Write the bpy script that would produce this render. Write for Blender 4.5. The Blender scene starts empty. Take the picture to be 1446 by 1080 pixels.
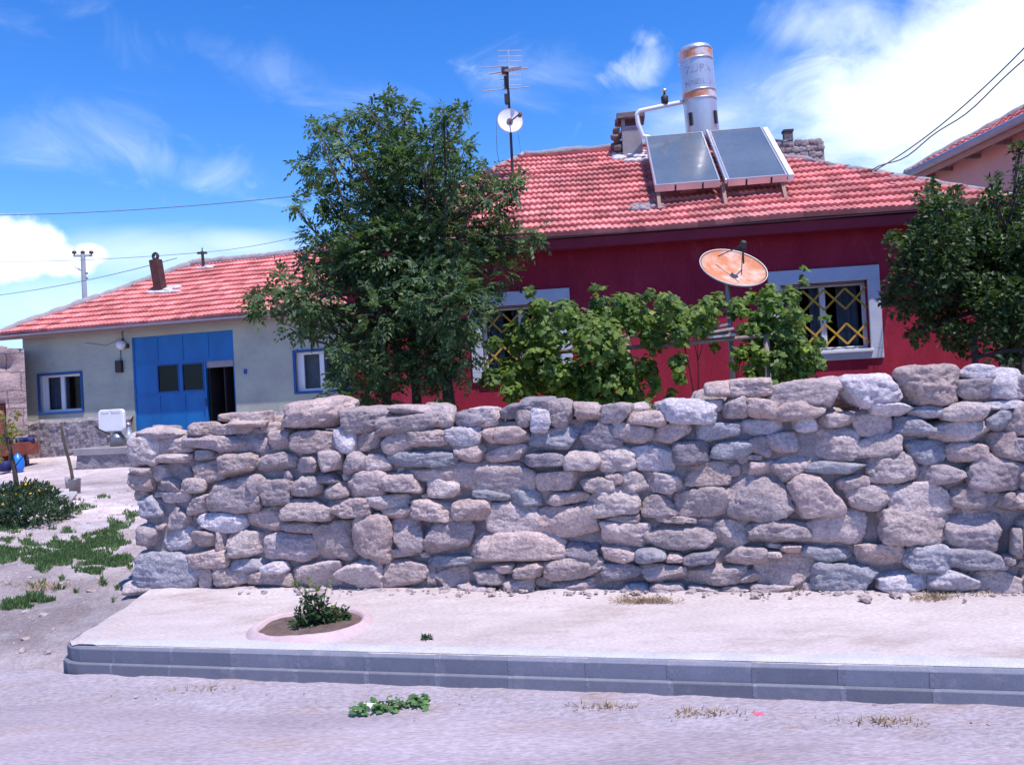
import bpy, math, random
import numpy as np
from mathutils import Vector, Matrix
rad = math.radians
scene = bpy.context.scene
COL = scene.collection
random.seed(7); RNG = np.random.default_rng(7)

# ------------------------------------------------------------------ camera model (photo pixels 1446 x 1080)
F = 1200.0; CAMH = 1.9; PITCH = rad(0.6); ROLL = rad(3.1)
FW = np.array([0, math.cos(PITCH), math.sin(PITCH)]); U0 = np.array([0, -math.sin(PITCH), math.cos(PITCH)])
R0 = np.array([1.0, 0, 0]); cR, sR = math.cos(ROLL), math.sin(ROLL)
CR = cR * R0 - sR * U0; CU = sR * R0 + cR * U0
CP = np.array([0, 0, CAMH])
def ray(x, y): return FW + CR * ((x - 723) / F) + CU * ((540 - y) / F)
def onz(x, y, z): d = ray(x, y); return CP + d * ((z - CAMH) / d[2])
def aty(x, y, Y): d = ray(x, y); return CP + d * (Y / d[1])

class Frame:
    """a local frame: u to the right along a facade, v away from the viewer, z up"""
    def __init__(s, xy, yaw, z0=0.0):
        s.o = np.array([xy[0], xy[1]]); a = rad(yaw); s.a = a; s.z0 = z0
        s.u = np.array([math.cos(a), -math.sin(a)]); s.n = np.array([math.sin(a), math.cos(a)])
    def px(s, x, y, v=0.0):
        d = ray(x, y); t = (v + s.n @ s.o) / (d[:2] @ s.n); p = CP + d * t
        return (p[:2] - s.o) @ s.u, v, p[2] - s.z0
    def w(s, u, v, z=0.0):
        p = s.o + s.u * u + s.n * v; return np.array([p[0], p[1], z + s.z0])
    def loc(s, p):
        q = np.array([p[0], p[1]]) - s.o; return np.array([q @ s.u, q @ s.n, p[2] - s.z0])

KYAW = 14.3; KA = rad(KYAW)
KU = np.array([math.cos(KA), -math.sin(KA)]); KN = np.array([math.sin(KA), math.cos(KA)])
_pw = [-1e5, 5.3, 6.9, 9.5, 15.6, 18, 40, 200, 1e5]
_pz = [0, 0.0, 0.17, 0.33, .56, .95, 1.2, 2.2, 2.2]
def terrain(x, y):
    w = x * KN[0] + y * KN[1]
    return np.interp(w, _pw, _pz)
def gnoise(x, y):
    w_ = x * KN[0] + y * KN[1]; P_ = np.array([[x, y, 0.0]])
    return float((fbm(P_ * 1.1, 5) * .07 + fbm(P_ * 5.0, 3) * .022)[0] * np.clip((w_ - 4.9) / 1.6, 0, 1))
def ground_at(px, py):
    d = ray(px, py); lo, hi = 1.0, 200.0
    for t in np.linspace(1, 120, 1200):
        p = CP + d * t
        if p[2] < terrain(p[0], p[1]):
            hi = t; break
        lo = t
    for _ in range(30):
        m = (lo + hi) / 2; p = CP + d * m
        if p[2] < terrain(p[0], p[1]): hi = m
        else: lo = m
    p = CP + d * hi; p[2] += gnoise(p[0], p[1]); return p

# ------------------------------------------------------------------ numpy noise
_perm = np.random.default_rng(3).random(65536)
def _h(ix, iy, iz):
    return _perm[(ix * 73856093 ^ iy * 19349663 ^ iz * 83492791) & 65535]
def vnoise(P):
    P = np.asarray(P, float); I = np.floor(P).astype(np.int64); f = P - I; f = f * f * (3 - 2 * f)
    r = 0
    for dx in (0, 1):
        for dy in (0, 1):
            for dz in (0, 1):
                w = (f[..., 0] if dx else 1 - f[..., 0]) * (f[..., 1] if dy else 1 - f[..., 1]) * (f[..., 2] if dz else 1 - f[..., 2])
                r = r + w * _h(I[..., 0] + dx, I[..., 1] + dy, I[..., 2] + dz)
    return r * 2 - 1
def fbm(P, o=4):
    P = np.asarray(P, float); r = 0; a = 1.0
    for k in range(o):
        r = r + a * vnoise(P * (2.03 ** k) + 17.3 * k); a *= .5
    return r / 1.9

# ------------------------------------------------------------------ mesh helpers
class MB:
    def __init__(s): s.V = []; s.F = []; s.n = 0; s.T = []; s.C = []
    def add(s, v, f, tone=0.5, col=None):
        v = np.asarray(v, float).reshape(-1, 3); o = s.n
        s.V.append(v); s.n += len(v)
        if isinstance(f, np.ndarray): s.F.extend((f + o).tolist())
        else: s.F.extend([[i + o for i in q] for q in f])
        s.T.append(np.broadcast_to(np.asarray(tone, float), (len(v),)))
        c = np.array([.5, .5, .5] if col is None else col, float)
        s.C.append(np.broadcast_to(c, (len(v), 3)))
        return s
    def box(s, x0, x1, y0, y1, z0, z1, **k):
        v = [(x, y, z) for z in (z0, z1) for y in (y0, y1) for x in (x0, x1)]
        return s.add(v, [(0, 2, 3, 1), (4, 5, 7, 6), (0, 1, 5, 4), (2, 6, 7, 3), (0, 4, 6, 2), (1, 3, 7, 5)], **k)
    def bar(s, a, b, w, h, up=(0, 0, 1), **k):
        a = np.array(a, float); b = np.array(b, float); d = b - a; L = np.linalg.norm(d); d /= L
        sx = np.cross(d, up); sx /= np.linalg.norm(sx) + 1e-9; sy = np.cross(sx, d)
        v = []
        for p in (a, b):
            for q, r in ((-1, -1), (1, -1), (1, 1), (-1, 1)): v.append(p + sx * q * w / 2 + sy * r * h / 2)
        return s.add(v, [(0, 1, 2, 3), (7, 6, 5, 4), (0, 4, 5, 1), (1, 5, 6, 2), (2, 6, 7, 3), (3, 7, 4, 0)], **k)
    def tube(s, pts, r, n=8, **k):
        pts = np.array(pts, float); m = len(pts); r = np.broadcast_to(np.asarray(r, float), (m,))
        V = []; pu = None
        for i in range(m):
            d = pts[min(i + 1, m - 1)] - pts[max(i - 1, 0)]; d = d / (np.linalg.norm(d) + 1e-9)
            if pu is None:
                pu = np.cross(d, (0, 0, 1) if abs(d[2]) < .9 else (1, 0, 0))
            pu = pu - d * (pu @ d); pu /= np.linalg.norm(pu) + 1e-9; q = np.cross(d, pu)
            for j in range(n):
                t = 2 * math.pi * j / n; V.append(pts[i] + r[i] * (pu * math.cos(t) + q * math.sin(t)))
        Fc = [(i * n + j, i * n + (j + 1) % n, (i + 1) * n + (j + 1) % n, (i + 1) * n + j) for i in range(m - 1) for j in range(n)]
        Fc += [tuple(range(n - 1, -1, -1)), tuple((m - 1) * n + j for j in range(n))]
        return s.add(V, Fc, **k)
    def lathe(s, prof, n=24, c=(0, 0, 0), ax=(0, 0, 1), cap=True, **k):
        ax = np.array(ax, float); ax /= np.linalg.norm(ax)
        a = np.cross(ax, (0, 0, 1) if abs(ax[2]) < .9 else (1, 0, 0)); a /= np.linalg.norm(a); b = np.cross(ax, a)
        V = []; c = np.array(c, float)
        for r, h in prof:
            for j in range(n):
                t = 2 * math.pi * j / n; V.append(c + ax * h + r * (a * math.cos(t) + b * math.sin(t)))
        m = len(prof)
        Fc = [(i * n + j, i * n + (j + 1) % n, (i + 1) * n + (j + 1) % n, (i + 1) * n + j) for i in range(m - 1) for j in range(n)]
        if cap: Fc += [tuple(range(n - 1, -1, -1)), tuple((m - 1) * n + j for j in range(n))]
        return s.add(V, Fc, **k)
    def grid(s, P, **k):
        m, n = P.shape[:2]; i = np.arange(m * n).reshape(m, n)
        f = np.stack([i[:-1, :-1], i[:-1, 1:], i[1:, 1:], i[1:, :-1]], -1).reshape(-1, 4)
        return s.add(P.reshape(-1, 3), f, **k)
    def prism(s, poly, z0, z1, **k):
        n = len(poly); v = [(p[0], p[1], z0) for p in poly] + [(p[0], p[1], z1) for p in poly]
        f = [tuple(range(n - 1, -1, -1)), tuple(range(n, 2 * n))] + [(i, (i + 1) % n, n + (i + 1) % n, n + i) for i in range(n)]
        return s.add(v, f, **k)
    def build(s, name, mat, parent=None, smooth=False, bevel=0, col=False, loc=None, rotz=None, solid=0):
        V = np.concatenate(s.V) if s.V else np.zeros((0, 3))
        me = bpy.data.meshes.new(name); me.from_pydata(V.tolist(), [], s.F); me.update()
        if len(V):
            a = me.attributes.new('tone', 'FLOAT', 'POINT'); a.data.foreach_set('value', np.concatenate(s.T).astype(np.float32))
            if col:
                a = me.attributes.new('col', 'FLOAT_COLOR', 'POINT'); c = np.concatenate(s.C); c4 = np.ones((len(c), 4), np.float32); c4[:, :3] = c
                a.data.foreach_set('color', c4.ravel())
        if smooth: me.polygons.foreach_set('use_smooth', [True] * len(me.polygons))
        me.materials.append(mat)
        o = bpy.data.objects.new(name, me); COL.objects.link(o)
        if parent is not None: o.parent = parent
        if loc is not None: o.location = tuple(loc)
        if rotz is not None: o.rotation_euler = (0, 0, rotz)
        if bevel:
            b = o.modifiers.new('bevel', 'BEVEL'); b.width = bevel; b.segments = 2; b.limit_method = 'ANGLE'; b.angle_limit = rad(40)
        return o
def build_each(bm, name, mat, parent, per=1, **k):
    """every `per` pieces added to bm become one part of their own"""
    base = 0; i = 0; out = []
    starts = np.r_[0, np.cumsum([len(v) for v in bm.V])]
    fl = [[] for _ in bm.V]
    for f in bm.F: fl[int(np.searchsorted(starts, f[0], 'right')) - 1].append(f)
    for i in range(0, len(bm.V), per):
        m = MB(); o = starts[i]
        m.V = bm.V[i:i + per]; m.T = bm.T[i:i + per]; m.C = bm.C[i:i + per]; m.n = int(starts[min(i + per, len(bm.V))] - o)
        m.F = [[int(q - o) for q in f] for g in fl[i:i + per] for f in g]
        out.append(m.build(name, mat, parent, **k))
    return out
def tag(o, label=None, cat=None, group=None, kind=None):
    if label: o['label'] = label
    if cat: o['category'] = cat
    if group: o['group'] = group
    if kind: o['kind'] = kind
    return o
def thing(name, loc, label, cat, rotz=0, group=None):
    o = bpy.data.objects.new(name, None); COL.objects.link(o); o.empty_display_size = .2
    o.location = tuple(float(q) for q in loc); o.rotation_euler = (0, 0, rotz); return tag(o, label, cat, group)

# ------------------------------------------------------------------ materials
def nt(m): return m.node_tree.nodes, m.node_tree.links
def new_mat(name):
    m = bpy.data.materials.new(name); m.use_nodes = True; return m
def M(name, c1, c2=None, scale=2.5, rough=.85, bump=.0, bscale=60, tone=0.0, metal=0, spec=.18, fine=.25, fscale=90, stretch=None, dist=.02, thr=(.35, .65), third=None, usecol=False, coat=0):
    m = new_mat(name); N, L = nt(m); b = N['Principled BSDF']
    tc = N.new('ShaderNodeTexCoord'); vec = tc.outputs['Object']
    if stretch:
        mp = N.new('ShaderNodeMapping'); mp.inputs['Scale'].default_value = stretch; L.new(vec, mp.inputs[0]); vec = mp.outputs[0]
    n1 = N.new('ShaderNodeTexNoise'); n1.inputs['Scale'].default_value = scale; n1.inputs['Detail'].default_value = 8; n1.inputs['Roughness'].default_value = .62
    L.new(vec, n1.inputs[0])
    rp = N.new('ShaderNodeMapRange'); rp.inputs[1].default_value = thr[0]; rp.inputs[2].default_value = thr[1]; L.new(n1.outputs[0], rp.inputs[0])
    mx = N.new('ShaderNodeMix'); mx.data_type = 'RGBA'; L.new(rp.outputs[0], mx.inputs[0])
    mx.inputs[6].default_value = (*c1, 1); mx.inputs[7].default_value = (*(c2 or c1), 1); c = mx.outputs[2]
    if usecol:
        at = N.new('ShaderNodeAttribute'); at.attribute_name = 'col'
        mm = N.new('ShaderNodeMix'); mm.data_type = 'RGBA'; mm.blend_type = 'MULTIPLY'; mm.inputs[0].default_value = 1
        L.new(c, mm.inputs[6]); L.new(at.outputs[0], mm.inputs[7]); c = mm.outputs[2]
    if third:
        n3 = N.new('ShaderNodeTexNoise'); n3.inputs['Scale'].default_value = third[1]; n3.inputs['Detail'].default_value = 9; n3.inputs['Roughness'].default_value = .68; L.new(vec, n3.inputs[0])
        r3 = N.new('ShaderNodeMapRange'); r3.inputs[1].default_value = third[2]; r3.inputs[2].default_value = third[3]; L.new(n3.outputs[0], r3.inputs[0])
        m3 = N.new('ShaderNodeMix'); m3.data_type = 'RGBA'; L.new(r3.outputs[0], m3.inputs[0]); L.new(c, m3.inputs[6]); m3.inputs[7].default_value = (*third[0], 1); c = m3.outputs[2]
    if fine or tone:
        n2 = N.new('ShaderNodeTexNoise'); n2.inputs['Scale'].default_value = fscale; n2.inputs['Detail'].default_value = 5; L.new(vec, n2.inputs[0])
        v = N.new('ShaderNodeMapRange'); v.inputs[1].default_value = .2; v.inputs[2].default_value = .8; v.inputs[3].default_value = 1 - fine; v.inputs[4].default_value = 1 + fine; L.new(n2.outputs[0], v.inputs[0])
        f = v.outputs[0]
        if tone:
            at = N.new('ShaderNodeAttribute'); at.attribute_name = 'tone'
            v2 = N.new('ShaderNodeMapRange'); v2.inputs[3].default_value = 1 - tone; v2.inputs[4].default_value = 1 + tone; v2.clamp = False; L.new(at.outputs['Fac'], v2.inputs[0])
            mu = N.new('ShaderNodeMath'); mu.operation = 'MULTIPLY'; L.new(f, mu.inputs[0]); L.new(v2.outputs[0], mu.inputs[1]); f = mu.outputs[0]
        vm = N.new('ShaderNodeVectorMath'); vm.operation = 'SCALE'; L.new(c, vm.inputs[0]); L.new(f, vm.inputs['Scale']); c = vm.outputs[0]
    L.new(c, b.inputs['Base Color'])
    b.inputs['Roughness'].default_value = rough; b.inputs['Metallic'].default_value = metal; b.inputs['Specular IOR Level'].default_value = spec
    if coat: b.inputs['Coat Weight'].default_value = coat
    if bump:
        nb = N.new('ShaderNodeTexNoise'); nb.inputs['Scale'].default_value = bscale; nb.inputs['Detail'].default_value = 9; nb.inputs['Roughness'].default_value = .65; L.new(vec, nb.inputs[0])
        bp = N.new('ShaderNodeBump'); bp.inputs['Strength'].default_value = bump; bp.inputs['Distance'].default_value = dist; L.new(nb.outputs[0], bp.inputs['Height']); L.new(bp.outputs[0], b.inputs['Normal'])
    return m
def leaf_mat(name, c1, c2, trans=.3, rough=.5, spec=.35):
    m = new_mat(name); N, L = nt(m); b = N['Principled BSDF']; out = N['Material Output']
    at = N.new('ShaderNodeAttribute'); at.attribute_name = 'tone'
    mx = N.new('ShaderNodeMix'); mx.data_type = 'RGBA'; L.new(at.outputs['Fac'], mx.inputs[0]); mx.inputs[6].default_value = (*c1, 1); mx.inputs[7].default_value = (*c2, 1)
    L.new(mx.outputs[2], b.inputs['Base Color']); b.inputs['Roughness'].default_value = rough; b.inputs['Specular IOR Level'].default_value = spec
    t = N.new('ShaderNodeBsdfTranslucent'); g = N.new('ShaderNodeVectorMath'); g.operation = 'MULTIPLY'; L.new(mx.outputs[2], g.inputs[0]); g.inputs[1].default_value = (1.5, 1.6, .6); L.new(g.outputs[0], t.inputs[0])
    ms = N.new('ShaderNodeMixShader'); ms.inputs[0].default_value = trans; L.new(b.outputs[0], ms.inputs[1]); L.new(t.outputs[0], ms.inputs[2]); L.new(ms.outputs[0], out.inputs[0])
    return m
def glass_mat(name, tint=(.8, .85, .9), mixf=.75):
    m = new_mat(name); N, L = nt(m); out = N['Material Output']; N.remove(N['Principled BSDF'])
    g = N.new('ShaderNodeBsdfGlossy'); g.inputs['Roughness'].default_value = .03; g.inputs[0].default_value = (*tint, 1)
    t = N.new('ShaderNodeBsdfTransparent'); t.inputs[0].default_value = (.75, .8, .85, 1)
    fr = N.new('ShaderNodeFresnel'); ge = N.new('ShaderNodeNewGeometry'); io = N.new('ShaderNodeMapRange'); io.inputs[3].default_value = 1.5; io.inputs[4].default_value = 1.001; L.new(ge.outputs['Backfacing'], io.inputs[0]); L.new(io.outputs[0], fr.inputs[0])
    ms = N.new('ShaderNodeMixShader'); mf = N.new('ShaderNodeMath'); mf.operation = 'MULTIPLY'; mf.inputs[1].default_value = .55; L.new(fr.outputs[0], mf.inputs[0]); L.new(mf.outputs[0], ms.inputs[0]); L.new(t.outputs[0], ms.inputs[1]); L.new(g.outputs[0], ms.inputs[2]); L.new(ms.outputs[0], out.inputs[0])
    return m

m_ground = M('dusty_earth', (.50, .43, .445), (.38, .315, .32), scale=1.3, thr=(.38, .62), tone=.42, bump=.9, bscale=22, fine=.35, fscale=35, third=((.55, .50, .53), 2.2, .5, .66), dist=.04)
m_road = M('dusty_road', (.42, .36, .40), (.30, .255, .285), scale=1.4, bump=.9, bscale=70, fine=.38, fscale=75, third=((.36, .275, .265), 1.5, .54, .74), stretch=(.32, 1.3, 1), dist=.010, thr=(.36, .66))
m_verge = M('verge_dirt', (.42, .37, .42), (.34, .295, .32), scale=1.8, bump=.8, bscale=30, fine=.35, fscale=50, third=((.34, .255, .235), 2.4, .52, .72), dist=.03, stretch=(.5, 1.1, 1))
m_screed = M('mortar_screed', (.50, .49, .53), (.42, .41, .445), scale=5, bump=.5, bscale=50, fine=.2, dist=.008, third=((.30, .27, .28), 6, .62, .75))
m_pave = M('pavement_concrete', (.44, .375, .37), (.53, .47, .47), scale=2.0, bump=.5, bscale=45, fine=.25, fscale=60, third=((.34, .265, .245), 2.2, .52, .74), dist=.015, stretch=(.55, 1.2, 1))
m_kerb = M('kerb_concrete', (.215, .22, .27), (.17, .175, .22), scale=5, bump=.35, bscale=120, fine=.2, fscale=150, tone=.14, dist=.004, third=((.31, .30, .33), 5, .52, .75))
m_mortar = M('pale_mortar', (.235, .238, .285), (.19, .193, .235), scale=8, bump=.6, bscale=40, fine=.25, dist=.01)
m_stone = M('field_stone', (1.0, 1.0, 1.0), (.70, .68, .70), scale=7, bump=1.0, bscale=24, fine=.38, fscale=48, usecol=True, dist=.034, third=((.30, .255, .255), 11, .58, .80), tone=.0)
m_core = M('mud_mortar', (.41, .345, .345), (.29, .24, .25), scale=6, bump=1.0, bscale=30, fine=.35, dist=.03)
m_red = M('red_paint', (.34, .032, .062), (.255, .022, .044), scale=1.6, bump=.3, bscale=60, fine=.16, fscale=30, dist=.008, rough=.9, spec=.05, third=((.40, .085, .11), 2.2, .55, .85), stretch=(1.3, 1, .5))
m_fascia = M('red_fascia', (.24, .022, .045), (.19, .018, .036), scale=3, bump=.15, bscale=50, rough=.6)
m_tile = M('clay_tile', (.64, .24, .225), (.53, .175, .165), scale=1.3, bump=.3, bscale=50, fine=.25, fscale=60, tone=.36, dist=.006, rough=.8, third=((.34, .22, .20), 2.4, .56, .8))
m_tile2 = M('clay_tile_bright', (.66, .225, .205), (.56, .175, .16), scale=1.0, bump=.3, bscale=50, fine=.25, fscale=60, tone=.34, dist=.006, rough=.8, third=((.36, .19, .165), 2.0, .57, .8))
m_ridge = M('ridge_mortar', (.36, .32, .335), (.28, .245, .26), scale=7, bump=.8, bscale=25, fine=.3, dist=.03, third=((.46, .2, .16), 4, .6, .72))
m_lime = M('lime_plaster', (.68, .65, .66), (.5, .47, .48), scale=9, bump=.6, bscale=30, fine=.2, dist=.02)
m_surr = M('window_surround_paint', (.52, .56, .66), (.46, .5, .6), scale=4, bump=.15, bscale=50, fine=.08)
m_pvc = M('white_plastic', (.70, .72, .76), (.66, .68, .73), scale=3, rough=.4, fine=.04, spec=.5)
m_glass = glass_mat('window_glass')
m_curt = M('curtain_cloth', (.24, .25, .29), (.17, .175, .21), scale=4, fine=.15, rough=.95)
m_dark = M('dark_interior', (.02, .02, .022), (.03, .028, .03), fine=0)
m_gold = M('yellow_grille_paint', (.52, .32, .05), (.42, .25, .04), scale=8, rough=.5, fine=.1)
m_iron = M('dark_iron', (.045, .045, .05), (.08, .06, .055), scale=10, rough=.55, metal=.4, fine=.2)
m_steel = M('weathered_steel', (.30, .31, .33), (.22, .23, .26), scale=6, rough=.45, metal=.8, fine=.15)
m_tank = M('galvanised_tank', (.60, .61, .66), (.52, .53, .58), scale=3, rough=.36, metal=.55, fine=.08, spec=.5, stretch=(1, 1, .3), bump=.05, bscale=8)
m_band = M('orange_band', (.58, .23, .12), (.58, .55, .59), scale=5, rough=.5, fine=.1, thr=(.42, .56))
m_ink = M('faded_ink', (.20, .20, .32), (.45, .46, .58), scale=9, fine=.1)
m_panelglass = M('collector_glass', (.10, .125, .145), (.135, .16, .18), scale=1.6, rough=.2, fine=.1, spec=.7, fscale=20, coat=.35)
m_alu = M('aluminium', (.62, .63, .66), (.55, .56, .6), scale=5, rough=.35, metal=.7, fine=.08)
m_white = M('white_paint', (.78, .78, .80), (.7, .7, .73), scale=5, rough=.5, fine=.06)
m_brick = M('chimney_brick', (.20, .15, .15), (.13, .10, .11), scale=9, bump=.7, bscale=25, fine=.3, dist=.02)
m_conc = M('grey_concrete', (.33, .30, .32), (.26, .235, .25), scale=4, bump=.5, bscale=45, fine=.25, dist=.01)
m_green = M('pale_green_plaster', (.43, .445, .37), (.34, .34, .305), scale=1.2, bump=.35, bscale=30, fine=.12, fscale=25, dist=.012, rough=.9, third=((.43, .47, .36), 1.1, .5, .72), stretch=(1, 1, 1.4))
m_plinth = M('rough_render', (.34, .30, .33), (.24, .21, .235), scale=4, bump=1.0, bscale=9, fine=.4, fscale=14, dist=.09)
m_blue = M('blue_door_paint', (.006, .15, .42), (.005, .115, .34), scale=1.4, rough=.45, fine=.08, spec=.4, bump=.1, bscale=20, third=((.05, .16, .36), 3, .58, .8), stretch=(1.5, 1, .5))
m_bluef = M('blue_frame_paint', (.03, .10, .30), (.025, .08, .25), scale=4, rough=.5, fine=.1)
m_pipe = M('stove_brick', (.11, .045, .042), (.06, .03, .034), scale=5, bump=.6, bscale=25, fine=.3, dist=.01)
m_adobe = M('mud_brick', (.50, .395, .385), (.40, .305, .30), scale=2.2, bump=.9, bscale=14, fine=.3, fscale=30, dist=.04, third=((.22, .17, .18), 4, .60, .75))
def blocks(m, c1, c2, c3, bw, bh):
    N, L = nt(m); b = N['Principled BSDF']; tc = N.new('ShaderNodeTexCoord'); mp = N.new('ShaderNodeMapping'); mp.inputs['Rotation'].default_value = (math.pi / 2, 0, 0); L.new(tc.outputs['Object'], mp.inputs[0])
    nz = N.new('ShaderNodeTexNoise'); nz.inputs['Scale'].default_value = 3; L.new(mp.outputs[0], nz.inputs[0]); ad = N.new('ShaderNodeMix'); ad.data_type = 'VECTOR'; ad.inputs[0].default_value = .13; L.new(mp.outputs[0], ad.inputs[4]); L.new(nz.outputs['Color'], ad.inputs[5])
    bt = N.new('ShaderNodeTexBrick'); L.new(ad.outputs[1], bt.inputs[0]); bt.inputs['Scale'].default_value = 1; bt.inputs['Brick Width'].default_value = bw; bt.inputs['Row Height'].default_value = bh; bt.inputs['Mortar Size'].default_value = .016; bt.inputs['Mortar Smooth'].default_value = .3
    for k_, c in (('Color1', c1), ('Color2', c2), ('Mortar', c3)): bt.inputs[k_].default_value = (*c, 1)
    old = b.inputs['Base Color'].links[0].from_socket; mm = N.new('ShaderNodeMix'); mm.data_type = 'RGBA'; mm.blend_type = 'MULTIPLY'; mm.inputs[0].default_value = 1; L.new(old, mm.inputs[6]); L.new(bt.outputs[0], mm.inputs[7]); L.new(mm.outputs[2], b.inputs['Base Color'])
blocks(m_adobe, (1, .97, .96), (.84, .80, .80), (.52, .47, .48), .55, .38)
m_rust = M('rusty_red_metal', (.20, .045, .04), (.26, .09, .06), scale=6, rough=.7, fine=.25)
m_tub = M('blue_plastic', (.01, .20, .75), (.012, .16, .62), scale=3, rough=.35, fine=.05, spec=.5)
m_navy = M('navy_plastic', (.02, .025, .10), (.03, .03, .12), scale=3, rough=.6)
m_pink = M('pink_plaster', (.56, .37, .35), (.48, .32, .305), scale=1.2, bump=.25, bscale=40, fine=.12)
m_gutter = M('gutter_metal', (.36, .37, .44), (.30, .31, .37), scale=4, rough=.45, metal=.3, fine=.1)
m_soffit = M('timber_soffit', (.38, .24, .20), (.30, .18, .145), scale=6, fine=.25, stretch=(1, 8, 8))
m_wood = M('weathered_wood', (.28, .22, .19), (.19, .15, .135), scale=9, bump=.5, bscale=30, fine=.3, stretch=(1, 1, .25), dist=.006)
m_woodd = M('dark_wood', (.075, .055, .06), (.05, .04, .042), scale=9, bump=.5, bscale=30, fine=.3)
m_bark = M('bark', (.10, .075, .065), (.06, .047, .042), scale=14, bump=1.0, bscale=30, fine=.3, stretch=(1, 1, .3), dist=.02)
m_plank = M('silvered_planks', (.50, .47, .47), (.36, .33, .335), scale=9, fine=.25, stretch=(.2, 6, 6), bump=.3, bscale=40)
m_rusty = M('rusty_dish', (.52, .20, .10), (.66, .50, .42), scale=4.5, rough=.7, fine=.15, thr=(.46, .72), third=((.70, .60, .56), 3.2, .60, .78))
m_dishw = M('white_dish_paint', (.80, .80, .80), (.72, .72, .74), scale=3, rough=.45, fine=.05)
m_ring = M('pink_planter_ring', (.48, .34, .36), (.52, .42, .44), scale=6, bump=.4, bscale=50, fine=.15, dist=.008)
m_soil = M('soil', (.20, .14, .125), (.13, .09, .08), scale=9, bump=1.0, bscale=30, fine=.4, dist=.03)
m_straw = M('dry_straw', (.46, .34, .22), (.36, .26, .17), scale=9, fine=.3)
m_wire = M('black_cable', (.16, .16, .19), fine=0)
m_pole = M('pole_concrete', (.36, .37, .42), (.30, .31, .36), scale=5, fine=.15)
m_ins = M('insulator', (.12, .05, .04), fine=0, rough=.3)
m_paper = M('white_paper', (.82, .82, .82), (.74, .74, .76), scale=9, fine=.05)
m_litter = M('pink_wrapper', (.70, .12, .22), (.6, .1, .2), fine=0)
m_yel = M('yellow_petals', (.70, .42, .02), (.6, .33, .02), fine=.1)
m_bstone = M('rubble_masonry', (.40, .33, .32), (.26, .21, .215), scale=6, bump=1, bscale=12, fine=.35, dist=.05, fscale=20)
m_teal = M('blue_tile', (.07, .12, .15), (.05, .09, .11), scale=4, fine=.2)
lf_tree = leaf_mat('ash_leaf', (.020, .054, .022), (.13, .205, .085), .34)
lf_vine = leaf_mat('vine_leaf', (.032, .085, .016), (.25, .35, .06), .42)
lf_right = leaf_mat('plum_leaf', (.020, .048, .018), (.085, .140, .040), .30)
lf_weed = leaf_mat('weed_leaf', (.022, .052, .030), (.055, .10, .045), .25)
lf_grass = leaf_mat('grass_blade', (.05, .11, .045), (.14, .22, .09), .35)
lf_sap = leaf_mat('sapling_leaf', (.09, .17, .03), (.30, .20, .05), .35)
lf_cut = leaf_mat('wilting_leaf', (.05, .13, .045), (.16, .28, .10), .3)
lf_shrub = leaf_mat('shrub_leaf', (.02, .045, .02), (.06, .11, .035), .25)
lf_lime = leaf_mat('young_leaf', (.10, .18, .03), (.20, .28, .06), .35)

# ------------------------------------------------------------------ sky and sun
SUN_EL = 67.0
sun_h = np.array([0.629, -0.777])                          # horizontal direction towards the sun
w = bpy.data.worlds.new('World'); scene.world = w; w.use_nodes = True
N, L = w.node_tree.nodes, w.node_tree.links
bg = N['Background']; bg.inputs['Strength'].default_value = 0.15
sky = N.new('ShaderNodeTexSky'); sky.sky_type = 'NISHITA'; sky.sun_disc = False
sky.sun_elevation = rad(SUN_EL); sky.sun_rotation = math.atan2(sun_h[0], sun_h[1]); sky.altitude = 1000; sky.air_density = 1.0; sky.dust_density = .3; sky.ozone_density = 3.0
tc = N.new('ShaderNodeTexCoord'); DIRV = tc.outputs['Generated']
def mathn(op, a, b=None, c=None):
    n = N.new('ShaderNodeMath'); n.operation = op
    for i, q in enumerate((a, b, c)):
        if q is None: continue
        if isinstance(q, (int, float)): n.inputs[i].default_value = q
        else: L.new(q, n.inputs[i])
    return n.outputs[0]
def dotn(v):
    n = N.new('ShaderNodeVectorMath'); n.operation = 'DOT_PRODUCT'; L.new(DIRV, n.inputs[0]); n.inputs[1].default_value = tuple(v); return n.outputs['Value']
def sstep(x, a, b):
    n = N.new('ShaderNodeMapRange'); n.interpolation_type = 'SMOOTHSTEP'; L.new(x, n.inputs[0]); n.inputs[1].default_value = a; n.inputs[2].default_value = b; return n.outputs[0]
def noise(scale, detail=6, rough=.55, st=(1, 1, 1), off=(0, 0, 0), dist=0.0):
    mp = N.new('ShaderNodeMapping'); mp.inputs['Scale'].default_value = st; mp.inputs['Location'].default_value = off; L.new(DIRV, mp.inputs[0])
    n = N.new('ShaderNodeTexNoise'); n.inputs['Scale'].default_value = scale; n.inputs['Detail'].default_value = detail; n.inputs['Roughness'].default_value = rough; n.inputs['Distortion'].default_value = dist
    L.new(mp.outputs[0], n.inputs[0]); return n.outputs[0]
nzA = noise(4.0, 8, .58, (1, 1, 2.4), (.3, .2, .1), .6)
nzB = noise(9.0, 9, .62, (1, 1, 1.6), (1.3, .7, .4), .9)
nzC = noise(22.0, 6, .55)
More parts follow.
